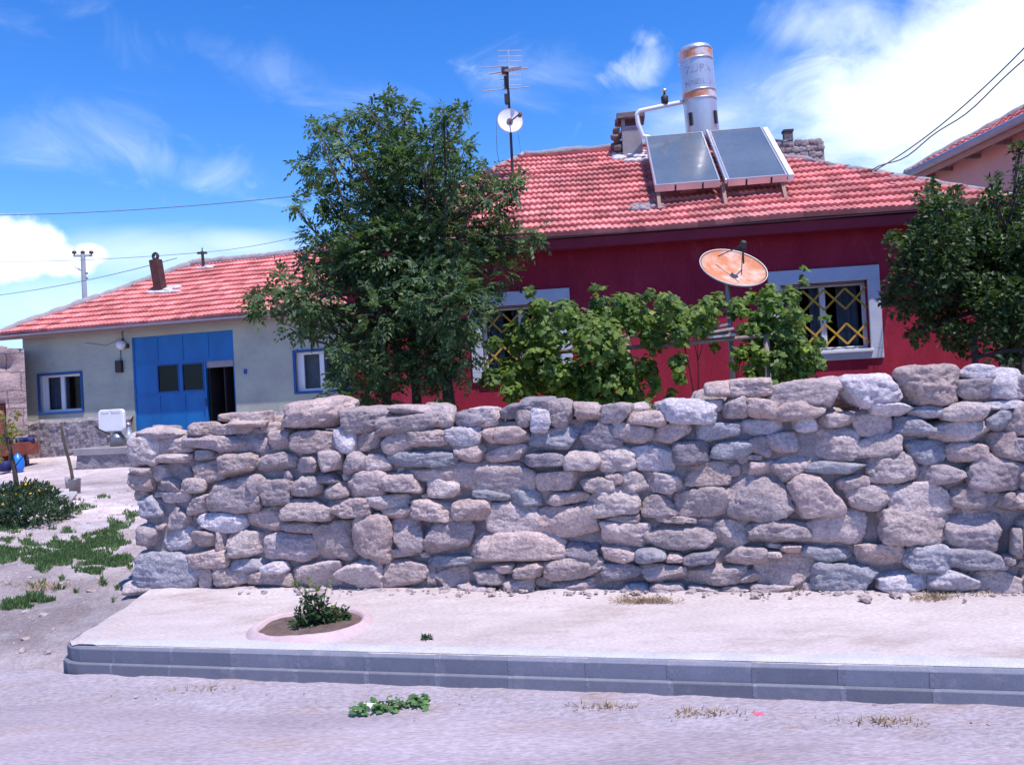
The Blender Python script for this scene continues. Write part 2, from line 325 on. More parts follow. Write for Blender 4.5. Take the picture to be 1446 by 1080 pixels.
def blob(px, py, rx, ry, tilt=0):
    d = ray(px, py); d /= np.linalg.norm(d); t = rad(tilt)
    ex = CR * math.cos(t) + CU * math.sin(t); ey = -CR * math.sin(t) + CU * math.cos(t)
    a = mathn('SUBTRACT', dotn(ex), float(d @ ex)); b = mathn('SUBTRACT', dotn(ey), float(d @ ey))
    a = mathn('DIVIDE', a, rx / F); b = mathn('DIVIDE', b, ry / F)
    front = mathn('GREATER_THAN', dotn(FW), 0.0)
    e = mathn('SQRT', mathn('ADD', mathn('MULTIPLY', a, a), mathn('MULTIPLY', b, b)))
    return mathn('MULTIPLY', sstep(e, 1.0, 0.0), front)
def cloud(blobs, nz, k, lo, hi, amp):
    acc = None
    for bb in blobs:
        q = blob(*bb); acc = q if acc is None else mathn('MAXIMUM', acc, q)
    x = mathn('ADD', acc, mathn('MULTIPLY', mathn('SUBTRACT', nz, .5), k))
    return mathn('MULTIPLY', sstep(x, lo, hi), amp)
layers = [
    cloud([(1420, 80, 420, 170, 8), (1270, 200, 380, 120, 10), (1446, 200, 300, 170, 0), (1160, 40, 190, 80, -10)], nzA, 2.3, .25, 1.25, 1.0),
    cloud([(1400, 60, 330, 120, 8), (1330, 130, 260, 110, 0)], nzB, 1.4, .15, 1.0, 1.0),
    cloud([(905, 92, 105, 62, 22), (915, 55, 40, 55, 80)], nzB, 2.6, .45, 1.5, .75),
    cloud([(15, 352, 110, 78, 0), (75, 368, 80, 44, 0), (128, 358, 36, 28, 0), (-120, 372, 150, 60, 4), (-330, 390, 200, 70, 8)], nzC, 1.1, .42, .72, 1.0),
    cloud([(215, 360, 300, 70, 2), (60, 430, 260, 90, 4), (330, 345, 160, 40, 0)], nzA, 1.3, .2, 1.3, .6),
    cloud([(305, 248, 110, 50, 12), (240, 230, 130, 50, -10), (370, 284, 140, 14, -6), (-350, 150, 300, 90, 15), (1900, 250, 300, 120, 0)], nzB, 2.4, .5, 1.7, .28),
    cloud([(400, 110, 430, 90, -8), (120, 190, 280, 100, 20), (760, 110, 220, 90, 0)], nzB, 2.2, .5, 2.0, .3),
    cloud([(1050, 150, 330, 150, 15), (1200, 300, 460, 120, 0)], nzA, 1.6, .25, 1.5, .5),
]
acc = layers[0]
for q in layers[1:]:
    acc = mathn('SUBTRACT', mathn('ADD', acc, q), mathn('MULTIPLY', acc, q))
# thin cloud elsewhere over the whole dome, so the sky also holds from other sides
hs = N.new('ShaderNodeHueSaturation'); hs.inputs['Saturation'].default_value = 1.36; hs.inputs['Value'].default_value = 1.45; hs.inputs['Hue'].default_value = .513; L.new(sky.outputs[0], hs.inputs['Color'])
mx = N.new('ShaderNodeMix'); mx.data_type = 'RGBA'; L.new(acc, mx.inputs[0])
hz = N.new('ShaderNodeMix'); hz.data_type = 'RGBA'; L.new(sstep(dotn((0, 0, 1)), .20, -.02), hz.inputs[0]); L.new(hs.outputs[0], hz.inputs[6]); hz.inputs[7].default_value = (2.9, 4.6, 7.0, 1); L.new(hz.outputs[2], mx.inputs[6]); mx.inputs[7].default_value = (6.6, 7.4, 7.9, 1)
L.new(mx.outputs[2], bg.inputs['Color'])
sl = bpy.data.lights.new('sun', 'SUN'); sl.energy = 5.0; sl.angle = rad(.55); sl.color = (1.0, .925, .895)
so = bpy.data.objects.new('sun', sl); COL.objects.link(so)
sd = Vector((sun_h[0] * math.cos(rad(SUN_EL)), sun_h[1] * math.cos(rad(SUN_EL)), math.sin(rad(SUN_EL))))
so.rotation_euler = sd.to_track_quat('Z', 'Y').to_euler()

# ------------------------------------------------------------------ ground, road, pavement, kerb
def axis(a, b, fine, f0, f1, growth=1.25):
    xs = list(np.arange(f0, f1 + 1e-6, fine)); s = fine
    while xs[-1] < b: s *= growth; xs.append(xs[-1] + s)
    s = fine
    while xs[0] > a: s *= growth; xs.insert(0, xs[0] - s)
    return np.array(xs)
gu = axis(-900, 900, .07, -11, 5); gw = axis(-300, 1500, .07, 4.2, 17)
GU, GW = np.meshgrid(gu, gw, indexing='xy')
GX = GU * KU[0] + GW * KN[0]; GY = GU * KU[1] + GW * KN[1]
GZ = terrain(GX, GY)
P3 = np.stack([GX, GY, GX * 0], -1)
fine = fbm(P3 * 1.1, 5) * .07 + fbm(P3 * 5.0, 3) * .022
kk = np.clip((GW - 4.9) / 1.6, 0, 1)
near = np.clip((60 - np.hypot(GX, GY)) / 40, 0, 1)
GZ = GZ + fine * kk * near - .035 * (1 - np.clip((GW - 5.0) / .5, 0, 1)) + fbm(P3 * .02, 3) * .5 * (1 - near)
GZ = np.where((GW > 5.0) & (GW < 7.0) & (GU > -4.9), np.minimum(GZ, .15), GZ)
GT = .60 + .55 * fbm(np.stack([GU * .5, GW * .9, GU * 0], -1), 4) + .35 * fbm(np.stack([GU * 2.0 + 3, GW * 3.2, GU * 0], -1), 3) - .50 * np.clip((7.9 + .5 * fbm(P3 * .8, 3) - GW) / 1.2, 0, 1)
GT = np.clip(GT, 0, 1.1)
b = MB(); b.grid(np.stack([GX, GY, GZ], -1), tone=GT.ravel())
tag(b.build('ground', m_ground, smooth=True), kind='structure')
def kuw(p): return np.array([p[0] * KU[0] + p[1] * KU[1], p[0] * KN[0] + p[1] * KN[1]])
def fromuw(u, w_, z=0): return np.array([u * KU[0] + w_ * KN[0], u * KU[1] + w_ * KN[1], z])
# road: a sheet with a ragged dusty edge
ru = axis(-600, 600, .1, -9, 6, 1.3); rv = np.linspace(0, 1, 60)
edge = 5.0 + .06 * fbm(np.stack([ru * 2.5, ru * 0, ru * 0], -1), 4)
RU = np.repeat(ru[None], 60, 0); RW = -8 + (edge[None] + 8) * (rv[:, None] ** .5)
P = np.stack([RU * KU[0] + RW * KN[0], RU * KU[1] + RW * KN[1], .004 + 0 * RU], -1)
P[..., 2] += fbm(P * 1.3, 4) * .006
b = MB(); b.grid(P); tag(b.build('road', m_road, smooth=True), kind='structure')
# dirt strip between road and kerb comes from the ground sheet raised here
su = np.arange(-9, 9, .06); sv = np.linspace(0, 1, 9)
DU = np.repeat(su[None], 9, 0); DW = 4.72 + .22 * fbm(np.stack([su * 1.7, su * 0 + 5, su * 0], -1), 4)[None] + (5.26 - 4.72) * sv[:, None]
P = np.stack([DU * KU[0] + DW * KN[0], DU * KU[1] + DW * KN[1], 0 * DU], -1)
P[..., 2] = .001 + .030 * np.sqrt(sv)[:, None] * (1 + .8 * fbm(P * 6, 3))
b = MB(); b.grid(P); tag(b.build('dirt_verge', m_verge, smooth=True), kind='structure')

PZ = .22
KW = kuw(onz(110, 955, 0.0))[1]                            # kerb front line
c_uw = kuw(onz(84, 906, PZ)); e_uw = kuw(onz(197, 842, PZ))
ul = c_uw[0]
# outline of the pavement: rounded corner at the left, then back to the wall
R = .26
arc = [(ul + R - R * math.sin(t), KW + R - R * math.cos(t)) for t in np.linspace(0, math.pi / 2 * .75, 8)]
poly_front = [(9.0, KW)] + arc
back = [(e_uw[0], e_uw[1]), (e_uw[0] + .05, 7.0), (9.0, 7.0)]
outline = poly_front + back
# top surface: fine grid clipped by the outline
us = np.arange(ul - .1, 9, .06); ws = np.r_[KW + .024, KW + .06, KW + .10, np.arange(KW + .129, 7.0, .05)]
lu = []
side0 = arc[-1]
def left_at(w_):
    if w_ < side0[1]:
        return max(ul, np.interp(w_, [a[1] for a in arc], [a[0] for a in arc]))
    t = (w_ - side0[1]) / (e_uw[1] - side0[1]); return side0[0] + (e_uw[0] - side0[0]) * t
PU = np.zeros((len(ws), len(us))); PW = np.repeat(ws[:, None], len(us), 1)
for i, w_ in enumerate(ws):
    l = left_at(max(w_, KW + .03)) + .03; PU[i] = l + (9 - l) * np.linspace(0, 1, len(us)) ** 1.0
P = np.stack([PU * KU[0] + PW * KN[0], PU * KU[1] + PW * KN[1], 0 * PU], -1)
P[..., 2] = PZ - .004 + fbm(P * 2.5, 4) * .016 + np.clip((PW - 6.3) / .5, 0, 1) * (.03 + .03 * fbm(P * 4 + 9, 3))
crk = np.clip(fbm(P[0] * 2.2, 4) * 4 - .2, 0, 1); P[3, :, 2] -= .03 * crk; P[:3, :, 2] = np.maximum(P[:3, :, 2], PZ + .0105); P[0, :, 2] -= .014; P[:, 1:4, 2] = np.maximum(P[:, 1:4, 2], PZ + .009); P[0, :, :2] += (fbm(P[0] * 5, 3) * .012)[:, None] * KN
b = MB(); b.grid(P); tag(b.build('pavement', m_pave, smooth=True), kind='structure')
su = np.arange(ul + .25, 9, .05); sv = np.linspace(0, 1, 6)
wid_ = .13 + .10 * np.clip(fbm(np.stack([su * 1.4, su * 0 + 2, su * 0], -1), 4) + .25, -.5, 1) + .02 * fbm(np.stack([su * 9, su * 0, su * 0], -1), 3)
SU = np.repeat(su[None], 6, 0); SW = KW + .034 + wid_[None] * sv[:, None]
P_s = np.stack([SU * KU[0] + SW * KN[0], SU * KU[1] + SW * KN[1], 0 * SU], -1); P_s[..., 2] = PZ + .0165 - .010 * (sv[:, None] > .9) - .012 * (sv[:, None] < .05)
b = MB(); b.grid(P_s); tag(b.build('mortar_strip', m_screed, smooth=True), kind='structure')
# kerb: stones in two courses along the line, with mortar joints
line = [(u, KW) for u in np.arange(8.5, ul + R, -.05)] + arc + [tuple(np.array(arc[-1]) + (np.array(e_uw) - np.array(arc[-1])) * t) for t in np.linspace(.05, 1, 24)]
line = np.array(line); seg = np.r_[0, np.cumsum(np.linalg.norm(np.diff(line, axis=0), axis=1))]
def kerb_at(s):
    u = np.interp(s, seg, line[:, 0]); w_ = np.interp(s, seg, line[:, 1])
    s2 = min(s + .02, seg[-1]); s1 = s2 - .04
    d = np.array([np.interp(s2, seg, line[:, 0]) - np.interp(s1, seg, line[:, 0]), np.interp(s2, seg, line[:, 1]) - np.interp(s1, seg, line[:, 1])])
    d /= np.linalg.norm(d) + 1e-9; return np.array([u, w_]), np.array([d[1], -d[0]])    # inward normal
tot = seg[-1]; slen = .50; kb = MB(); jb = MB()
def kerb_piece(bm, s0, s1, prof, tone, out=0.0):
    ss = np.linspace(s0, s1, max(2, int((s1 - s0) / .08) + 1)); V = []
    for s in ss:
        p, nrm = kerb_at(s)
        for off, z in prof:
            q = p + nrm * (off - out); V.append(fromuw(q[0], q[1], z))
    m = len(prof); n = len(ss)
    f = [(i * m + j, i * m + (j + 1) % m, (i + 1) * m + (j + 1) % m, (i + 1) * m + j) for i in range(n - 1) for j in range(m)]
    f += [tuple(range(m - 1, -1, -1)), tuple((n - 1) * m + j for j in range(m))]
    bm.add(V, f, tone=tone)
side_len = np.linalg.norm(np.array(e_uw) - np.array(arc[-1]))
k = 0; s = 0.0
while s < tot - .05:
    s1 = min(s + slen * random.uniform(.96, 1.04), tot)
    jz = random.uniform(-.004, .004)
    up = [(0.008, .103), (0.002, PZ - .02), (.018, PZ + jz), (.125, PZ + jz), (.125, .105)]
    lowp = [(-.026, -.06), (-.026, .099), (-.020, .1045), (.13, .1045), (.13, -.06)]
    kerb_piece(kb, s + .003, s1 - .003, up, random.random())
    kerb_piece(kb, s + .003, s1 - .003, lowp, random.random() * .8 - .5)
    jw = random.uniform(.012, .03); kerb_piece(jb, s1 - jw, s1 + jw, [(.0055, .107), (-.0005, PZ - .021), (.017, PZ - .002), (.12, PZ - .002), (.12, .107)], .5)
    kerb_piece(jb, s1 - jw * .8, s1 + jw * .8, [(-.0275, -.05), (-.0275, .0985), (-.019, .104), (.12, .104), (.12, -.05)], .4)
    s = s1
ko = tag(kb.build('kerb', m_kerb, bevel=.006), kind='structure')
jo = jb.build('mortar_joint', m_mortar, ko)

# ------------------------------------------------------------------ stones
def icosphere(sub):
    t = (1 + 5 ** .5) / 2
    v = [(-1, t, 0), (1, t, 0), (-1, -t, 0), (1, -t, 0), (0, -1, t), (0, 1, t), (0, -1, -t), (0, 1, -t), (t, 0, -1), (t, 0, 1), (-t, 0, -1), (-t, 0, 1)]
    f = [(0, 11, 5), (0, 5, 1), (0, 1, 7), (0, 7, 10), (0, 10, 11), (1, 5, 9), (5, 11, 4), (11, 10, 2), (10, 7, 6), (7, 1, 8), (3, 9, 4), (3, 4, 2), (3, 2, 6), (3, 6, 8), (3, 8, 9), (4, 9, 5), (2, 4, 11), (6, 2, 10), (8, 6, 7), (9, 8, 1)]
    v = [np.array(q) / np.linalg.norm(q) for q in v]
    for _ in range(sub):
        c = {}; nf = []
        def mid(a, b_):
            k_ = (min(a, b_), max(a, b_))
            if k_ not in c: p = v[a] + v[b_]; v.append(p / np.linalg.norm(p)); c[k_] = len(v) - 1
            return c[k_]
        for a, b_, d in f:
            x, y, z = mid(a, b_), mid(b_, d), mid(d, a); nf += [(a, x, z), (b_, y, x), (d, z, y), (x, y, z)]
        f = nf
    return np.array(v), np.array(f)
ICO = {k_: icosphere(k_) for k_ in (2, 3, 4)}
def stone(bm, c, half, sub=3, rot=0.0, seed=0, p=None, rough=1.0, col=(.5, .5, .5), cuts=5, squash=None):
    r = np.random.default_rng(seed + 11); D, fc = ICO[sub]; half = np.array(half, float)
    p = p or r.uniform(3.2, 7.5)
    d = D
    rr = (np.abs(d / 1.0) ** p).sum(1) ** (-1 / p)
    for _ in range(cuts):                                   # cut planes make broken facets
        nrm = r.normal(size=3); nrm /= np.linalg.norm(nrm); dist = r.uniform(.66, 1.0) * np.abs(nrm).sum() * .74
        k_ = np.maximum(d @ nrm, 1e-4) / dist
        rr = ((1 / rr) ** 22 + k_ ** 22) ** (-1 / 22)
    q = d * rr[:, None]
    sc = half / max(half.min() ** .5 * half.max() ** .5, 1e-3)
    wq = q * half * 9.0
    nz = fbm(q * sc * 1.7 + seed * 3.7, 3) * .12 + (np.abs(fbm(q * sc * 4.5 + seed * 1.9, 3)) - .2) * -.13 + vnoise(wq * np.array([1, 1, 2.4]) * 2.2 + seed) * .030 + (np.abs(vnoise(wq * np.array([.8, 1, 2.6]) + seed * .7)) - .3) * -.055
    q = q * (1 + nz * rough)[:, None] * half
    ca, sa = math.cos(rot), math.sin(rot)
    q = np.stack([q[:, 0] * ca - q[:, 2] * sa, q[:, 1], q[:, 0] * sa + q[:, 2] * ca], 1)
    tilt = r.uniform(-.12, .12); ca, sa = math.cos(tilt), math.sin(tilt)
    q = np.stack([q[:, 0] * ca - q[:, 1] * sa, q[:, 0] * sa + q[:, 1] * ca, q[:, 2]], 1)
    bm.add(q + np.array(c), fc, tone=r.random(), col=col)
STONE_COLS = [(.57, .465, .45), (.52, .42, .405), (.61, .51, .49), (.48, .395, .40), (.55, .43, .40), (.45, .375, .375)]
TINT = {'g': (.37, .36, .395), 'p': (.60, .465, .435), 'd': (.31, .275, .305), 'l': (.66, .60, .63), 'b': (.43, .41, .455)}
def scol(r, key=None):
    c = np.array(TINT[key] if key else STONE_COLS[r.integers(len(STONE_COLS))]); return tuple(c * r.uniform(.88, 1.12))

WF = Frame(onz(200, 834, PZ)[:2], KYAW, PZ)
V1 = (180, 540, .2962); V2 = (600, 540, .2962); V3 = (1020, 500, .3333)
S1 = """0,235,150,390 20,225,240,270 150,255,290,335 270,255,480,315 390,258,560,340 500,250,650,330 480,180,640,215 540,135,650,195
1240,110,1418,160 1205,150,1418,240 640,235,790,320 790,232,1000,330 980,225,1075,335l 1075,240,1210,335 1210,240,1340,335p 1320,225,1418,300p
155,335,310,395 300,325,400,370 305,360,455,475 450,345,610,445 610,325,780,435 780,355,930,430 920,330,1020,425 1030,335,1140,435 1140,345,1250,425 1250,340,1418,410
20,395,110,440 100,400,200,475 10,425,110,515 205,390,300,460d 165,460,240,525 245,460,365,525 390,450,610,610 575,440,650,530 620,470,770,580 715,425,780,480 780,445,920,540 910,435,1010,490d 940,475,1060,545 1060,425,1220,550 1215,430,1390,535 1300,420,1418,475
30,545,170,660b 165,525,280,580 270,540,410,625 170,590,290,700 350,625,550,715l 545,600,740,710 745,560,960,650 960,555,1150,640 1150,540,1330,610 1215,595,1360,650p 1360,570,1418,660p 740,650,890,720
45,685,130,785 130,700,300,815l 305,705,420,790 420,710,470,800 485,715,635,840 635,725,890,845 885,670,1075,835 1085,640,1250,870p 1250,645,1418,800 1250,790,1370,845
45,815,340,985b 290,795,470,880 335,890,400,990 410,880,580,970 500,845,650,900b 655,855,770,905l 580,900,770,990 780,850,1000,970 1005,850,1195,975 1200,845,1418,980 0,950,120,1010"""
S2 = """0,120,130,220 135,135,270,210d 180,125,360,215 350,105,480,170d 420,135,520,210 570,85,700,215 700,100,830,190p 810,105,975,190 970,140,1140,215p 1095,85,1370,190l 1310,75,1418,165
0,230,95,305 95,215,260,315l 270,215,350,290p 330,215,490,295p 470,220,730,325b 715,195,930,325d 900,185,1080,300 1075,200,1260,290p 1255,175,1418,300b
0,320,130,385g 150,290,285,375p 290,305,490,375 490,340,660,410d 670,330,830,430 830,310,1000,430 990,295,1180,420l 1190,285,1350,385d 1360,285,1418,360g
0,400,120,460p 100,380,510,530 540,430,730,515p 730,440,900,520 930,420,1060,540 1060,420,1240,525 1245,390,1418,490 840,430,940,490p
0,460,150,545 230,515,400,560g 400,515,565,585g 590,525,775,585p 780,500,1000,640 1000,545,1215,670 1200,495,1418,650
0,560,150,660p 140,565,310,665p 305,575,525,735 525,600,810,750p 810,670,1060,780 1060,680,1390,795 820,630,1010,670 1110,640,1240,670
20,670,220,820 220,725,640,880p 650,770,820,850d 815,775,1010,865p 1010,790,1140,860g 1145,815,1230,865p 1235,810,1418,860d 1390,670,1418,780
10,825,210,875g 30,885,200,975 0,840,40,960 215,890,360,970 320,870,430,910p 430,865,580,925 580,840,840,935 830,870,1030,955d 1010,870,1230,950 1240,880,1418,960
150,965,320,1005 370,920,510,1005 600,945,850,1010 930,955,1090,1015b 1080,960,1230,1015 1250,975,1400,1010"""
S3 = """205,115,510,240 1020,45,1160,110l 1010,90,1160,185 1140,65,1278,185l
0,180,100,270 80,190,230,275 205,205,415,275 640,205,810,260l 570,235,720,345p 800,220,960,270l 940,205,1130,280 1110,200,1278,240l
0,275,60,350 60,280,250,350l 300,265,400,330l 395,250,560,310 720,265,900,360b 900,270,1140,370 1120,240,1240,330g 1220,275,1278,330l
0,355,120,440 200,320,320,420 110,350,210,430 380,320,580,455 570,340,750,430 770,370,970,475g 960,375,1120,455p 1135,335,1278,435
20,470,80,520 80,460,220,520p 215,430,370,540 370,455,610,515g 620,430,830,545 720,405,790,460 830,470,1030,555 1030,430,1278,570
30,525,290,700 275,520,500,680p 490,515,620,570 500,560,740,660 720,550,1000,690 980,555,1120,650 1090,570,1190,650g 1175,590,1278,670 0,580,50,670
0,690,110,830 120,700,360,795 350,665,640,800 640,665,950,800 935,680,1225,835 1220,740,1278,855
30,820,190,890 190,830,260,860 250,810,340,840p 340,815,560,885g 560,800,760,915 720,795,820,830 775,815,950,915b 945,830,1190,925b 1190,850,1240,890
0,900,90,980 80,920,160,965 150,850,400,980p 400,900,660,1010g 670,905,890,1030l 885,910,1070,1020l 1065,920,1278,1030
0,985,120,1020 125,975,305,1030 345,980,510,1030 550,1005,710,1035"""
boxes = []                                                  # (u0,u1,z0,z1,key)
def px_box(view, x0, y0, x1, y1):
    ox, oy, s_ = view; cx, cy = ox + s_ * (x0 + x1) / 2, oy + s_ * (y0 + y1) / 2
    u, _, z = WF.px(cx, cy); ua, _, _ = WF.px(ox + s_ * x0, cy); ub, _, _ = WF.px(ox + s_ * x1, cy)
    _, _, za = WF.px(cx, oy + s_ * y1); _, _, zb = WF.px(cx, oy + s_ * y0); return ua, ub, za, zb
for view, txt in ((V1, S1), (V2, S2), (V3, S3)):
    for t in txt.split():
        key = t[-1] if t[-1].isalpha() else None
        q = [float(a) for a in t.rstrip('gpdlb').split(',')]
        ua, ub, za, zb = px_box(view, *q)
        boxes.append((ua, ub, max(za, -.03), zb, key))
def seam(px_):
    us_ = WF.px(px_, 700)[0]
    Lq = [b_ for b_ in boxes if abs(b_[1] - us_) < .035 and b_[0] < us_ - .03]; Rq = [b_ for b_ in boxes if abs(b_[0] - us_) < .035 and b_[1] > us_ + .03]
    for a_ in Lq:
        best = None
        for c_ in Rq:
            ov = min(a_[3], c_[3]) - max(a_[2], c_[2])
            if ov > .45 * min(a_[3] - a_[2], c_[3] - c_[2]) and (best is None or ov > best[0]): best = (ov, c_)
        if best and a_ in boxes and best[1] in boxes and (best[1][1] - a_[0]) < .62:
            c_ = best[1]; boxes.remove(a_); boxes.remove(c_); Rq.remove(c_); boxes.append((a_[0], c_[1], (a_[2] + c_[2]) / 2, (a_[3] + c_[3]) / 2, a_[4] or c_[4]))
        elif a_ in boxes:
            boxes.remove(a_); boxes.append((a_[0], a_[1] + random.uniform(-.03, .10), a_[2], a_[3], a_[4]))
    for c_ in Rq:
        if c_ in boxes: boxes.remove(c_); boxes.append((c_[0] - random.uniform(-.03, .08), c_[1], c_[2], c_[3], c_[4]))
seam(600); seam(1020)
boxes += [px_box(V3, -70, 120, 30, 185) + (None,)]
UR = max(b_[1] for b_ in boxes)
r = np.random.default_rng(5)
z = 0.0
while z < 1.5:                                              # the wall goes on beyond the frame
    h = r.uniform(.14, .24); u = UR - r.uniform(0, .15)
    while u < UR + 2.4:
        ww = r.uniform(.22, .5); boxes.append((u, u + ww, z, z + h * r.uniform(.85, 1.1), None)); u += ww
    z += h
facing = MB(); res = .01
u_min, u_max = -.12, UR + 2.5; NU, NZ = int((u_max - u_min) / res), int(1.95 / res)
mask = np.zeros((NZ, NU), bool); UU = u_min + (np.arange(NU) + .5) * res; ZZ = (np.arange(NZ) + .5) * res
for i, (ua, ub, za, zb, key) in enumerate(boxes):
    cu, cz, hu, hz = (ua + ub) / 2, (za + zb) / 2, (ub - ua) / 2, (zb - za) / 2
    a = np.abs((UU - cu) / hu)[None] ** 3 + np.abs((ZZ - cz) / hz)[:, None] ** 3
    mask |= a < 1
    rr_ = np.random.default_rng(100 + i)
    dep = rr_.uniform(.11, .16)
    stone(facing, (cu, .10 + rr_.uniform(-.05, .045), cz), (hu * 1.15, dep, hz * 1.15), sub=4 if hu * hz > .012 else 3, rot=rr_.uniform(-.09, .09), seed=i, col=scol(rr_, key), cuts=9)
top = np.array([ZZ[mask[:, j]].max() if mask[:, j].any() else 1.2 for j in range(NU)])
nf = 0
for size, tries in ((.10, 500), (.075, 900), (.055, 1800), (.04, 2600)):
    for _ in range(tries):
        hu = size * r.uniform(.8, 1.5); hz = size * r.uniform(.5, .8); cu = r.uniform(0, u_max - .1); cz = r.uniform(0, 1.7)
        if cz > np.interp(cu, UU, top) - hz: continue
        j0, j1 = int((cu - hu - u_min) / res), int((cu + hu - u_min) / res); i0, i1 = max(0, int((cz - hz) / res)), int((cz + hz) / res) + 1
        sub_ = mask[i0:i1, max(j0, 0):j1]
        if sub_.size == 0 or sub_.mean() > .16: continue
        mask[i0:i1, max(j0, 0):j1] = True
        stone(facing, (cu, .12 + r.uniform(-.01, .05), cz), (hu * 1.2, .10, hz * 1.25), sub=3, rot=r.uniform(-.3, .3), seed=1000 + nf, col=scol(r), cuts=4); nf += 1
topf = lambda u: float(np.interp(u, UU, top))
for j in range(70):                                         # stones across the top, behind the face, and down the left end
    u = r.uniform(-.02, u_max - .2); v = r.uniform(.27, .52)
    stone(facing, (u, v, topf(u) - r.uniform(.10, .16)), (r.uniform(.10, .2), r.uniform(.09, .14), r.uniform(.07, .11)), sub=3, rot=r.uniform(-.2, .2), seed=3000 + j, col=scol(r))
for zc in np.arange(.08, topf(.05) - .05, .17):
    for vc in (.28, .46):
        stone(facing, (.03 + r.uniform(-.03, .03), vc, zc), (.12, r.uniform(.09, .13), .095), sub=3, rot=r.uniform(-.2, .2), seed=int(4000 + zc * 100 + vc * 10), col=scol(r))
for j, u in enumerate(np.arange(0, u_max, .27)):            # back face
    for q, zc in enumerate(np.arange(.1, topf(u) - .1, .2)):
        stone(facing, (u + (q % 2) * .13, .52 + r.uniform(-.02, .03), zc), (.16, .1, .115), sub=2, rot=r.uniform(-.2, .2), seed=5000 + j * 20 + q, col=scol(r))
wall = thing('dry_stone_wall', WF.w(0, 0, 0), 'long rough dry stone wall of irregular lilac grey stones behind the kerb', 'wall', -WF.a)
facing.build('stone_facing', m_stone, wall, smooth=True, col=True)
cu_ = np.arange(.04, u_max - .05, .03); prof = np.convolve(np.pad(top, 12, 'edge'), np.ones(25) / 25, 'valid')
rows = []
for u in cu_:
    h = np.interp(u, UU, prof) - .13
    zs = np.linspace(-.1, h, 44)
    rows.append([(u, .080, z_) for z_ in zs] + [(u, v_, h) for v_ in np.linspace(.2, .46, 7)] + [(u, .5, z_) for z_ in np.linspace(h, -.1, 20)])
CG = np.array(rows); nz = fbm(CG * 7, 4) * .05; CG[:, :44, 1] += nz[:, :44]; CG[:, 44:51, 2] += nz[:, 44:51]
b = MB(); b.grid(CG); b.add([CG[0, k_] for k_ in range(CG.shape[1])], [tuple(range(CG.shape[1]))])
b.build('rubble_core', m_core, wall, smooth=True)

# loose boulders lying on the wall
def boulder(view, q, label, v=.16, dep=.2, key=None, seed=0, cuts=6, rot=0, p=None, grp='loose boulders lying along the wall top'):
    ua, ub, za, zb = px_box(view, *q); cu, hu, hz = (ua + ub) / 2, (ub - ua) / 2, (zb - za) / 2
    m_ = MB(); rr_ = np.random.default_rng(seed); stone(m_, (0, 0, hz), (hu * 1.04, dep, hz * 1.06), sub=4, rot=rot, seed=seed + 700, col=scol(rr_, key), cuts=cuts, p=p)
    o = m_.build('boulder', m_stone, None, smooth=True, col=True, loc=WF.w(cu, v, za), rotz=-WF.a)
    tag(o, label, 'boulder', grp)
boulder(V1, (670, 72, 1030, 238), 'largest pale pointed boulder heaped on the wall near its left end', .22, .28, 'p', 1, 7, .10, 2.3)
boulder(V1, (985, 118, 1245, 244), 'flat topped grey boulder on the wall just right of the largest pointed boulder', .18, .24, None, 2, 7)
boulder(V1, (280, 192, 415, 252), 'small rounded stone on the wall top below the blue door', .12, .15, None, 3)
boulder(V1, (345, 152, 485, 203), 'flat slab lying on the wall top right below the open dark doorway', .34, .15, None, 4)
boulder(V1, (405, 198, 600, 247), 'thin flat stone wedged under the slab below the dark doorway', .16, .16, 'p', 5)
boulder(V2, (440, 72, 590, 138), 'dark stone lying across two others on the wall top below the left window', .18, .16, 'd', 6)
boulder(V2, (512, 118, 602, 238), 'narrow bluish white stone standing on end in the wall top', -.02, .08, 'l', 7, 6, -.1, 4)
boulder(V3, (18, 105, 208, 182), 'oval stone perched alone on the wall top below the rusty dish', .16, .17, None, 8, 3)
boulder(V3, (488, 88, 775, 228), 'wide pale boulder on the wall top below the right red house window', .16, .22, 'l', 9, 7)
boulder(V3, (752, 50, 1015, 216), 'tallest blocky boulder on the wall top at the right, before the dark fence post', .16, .23, None, 10, 6, 0, 5)

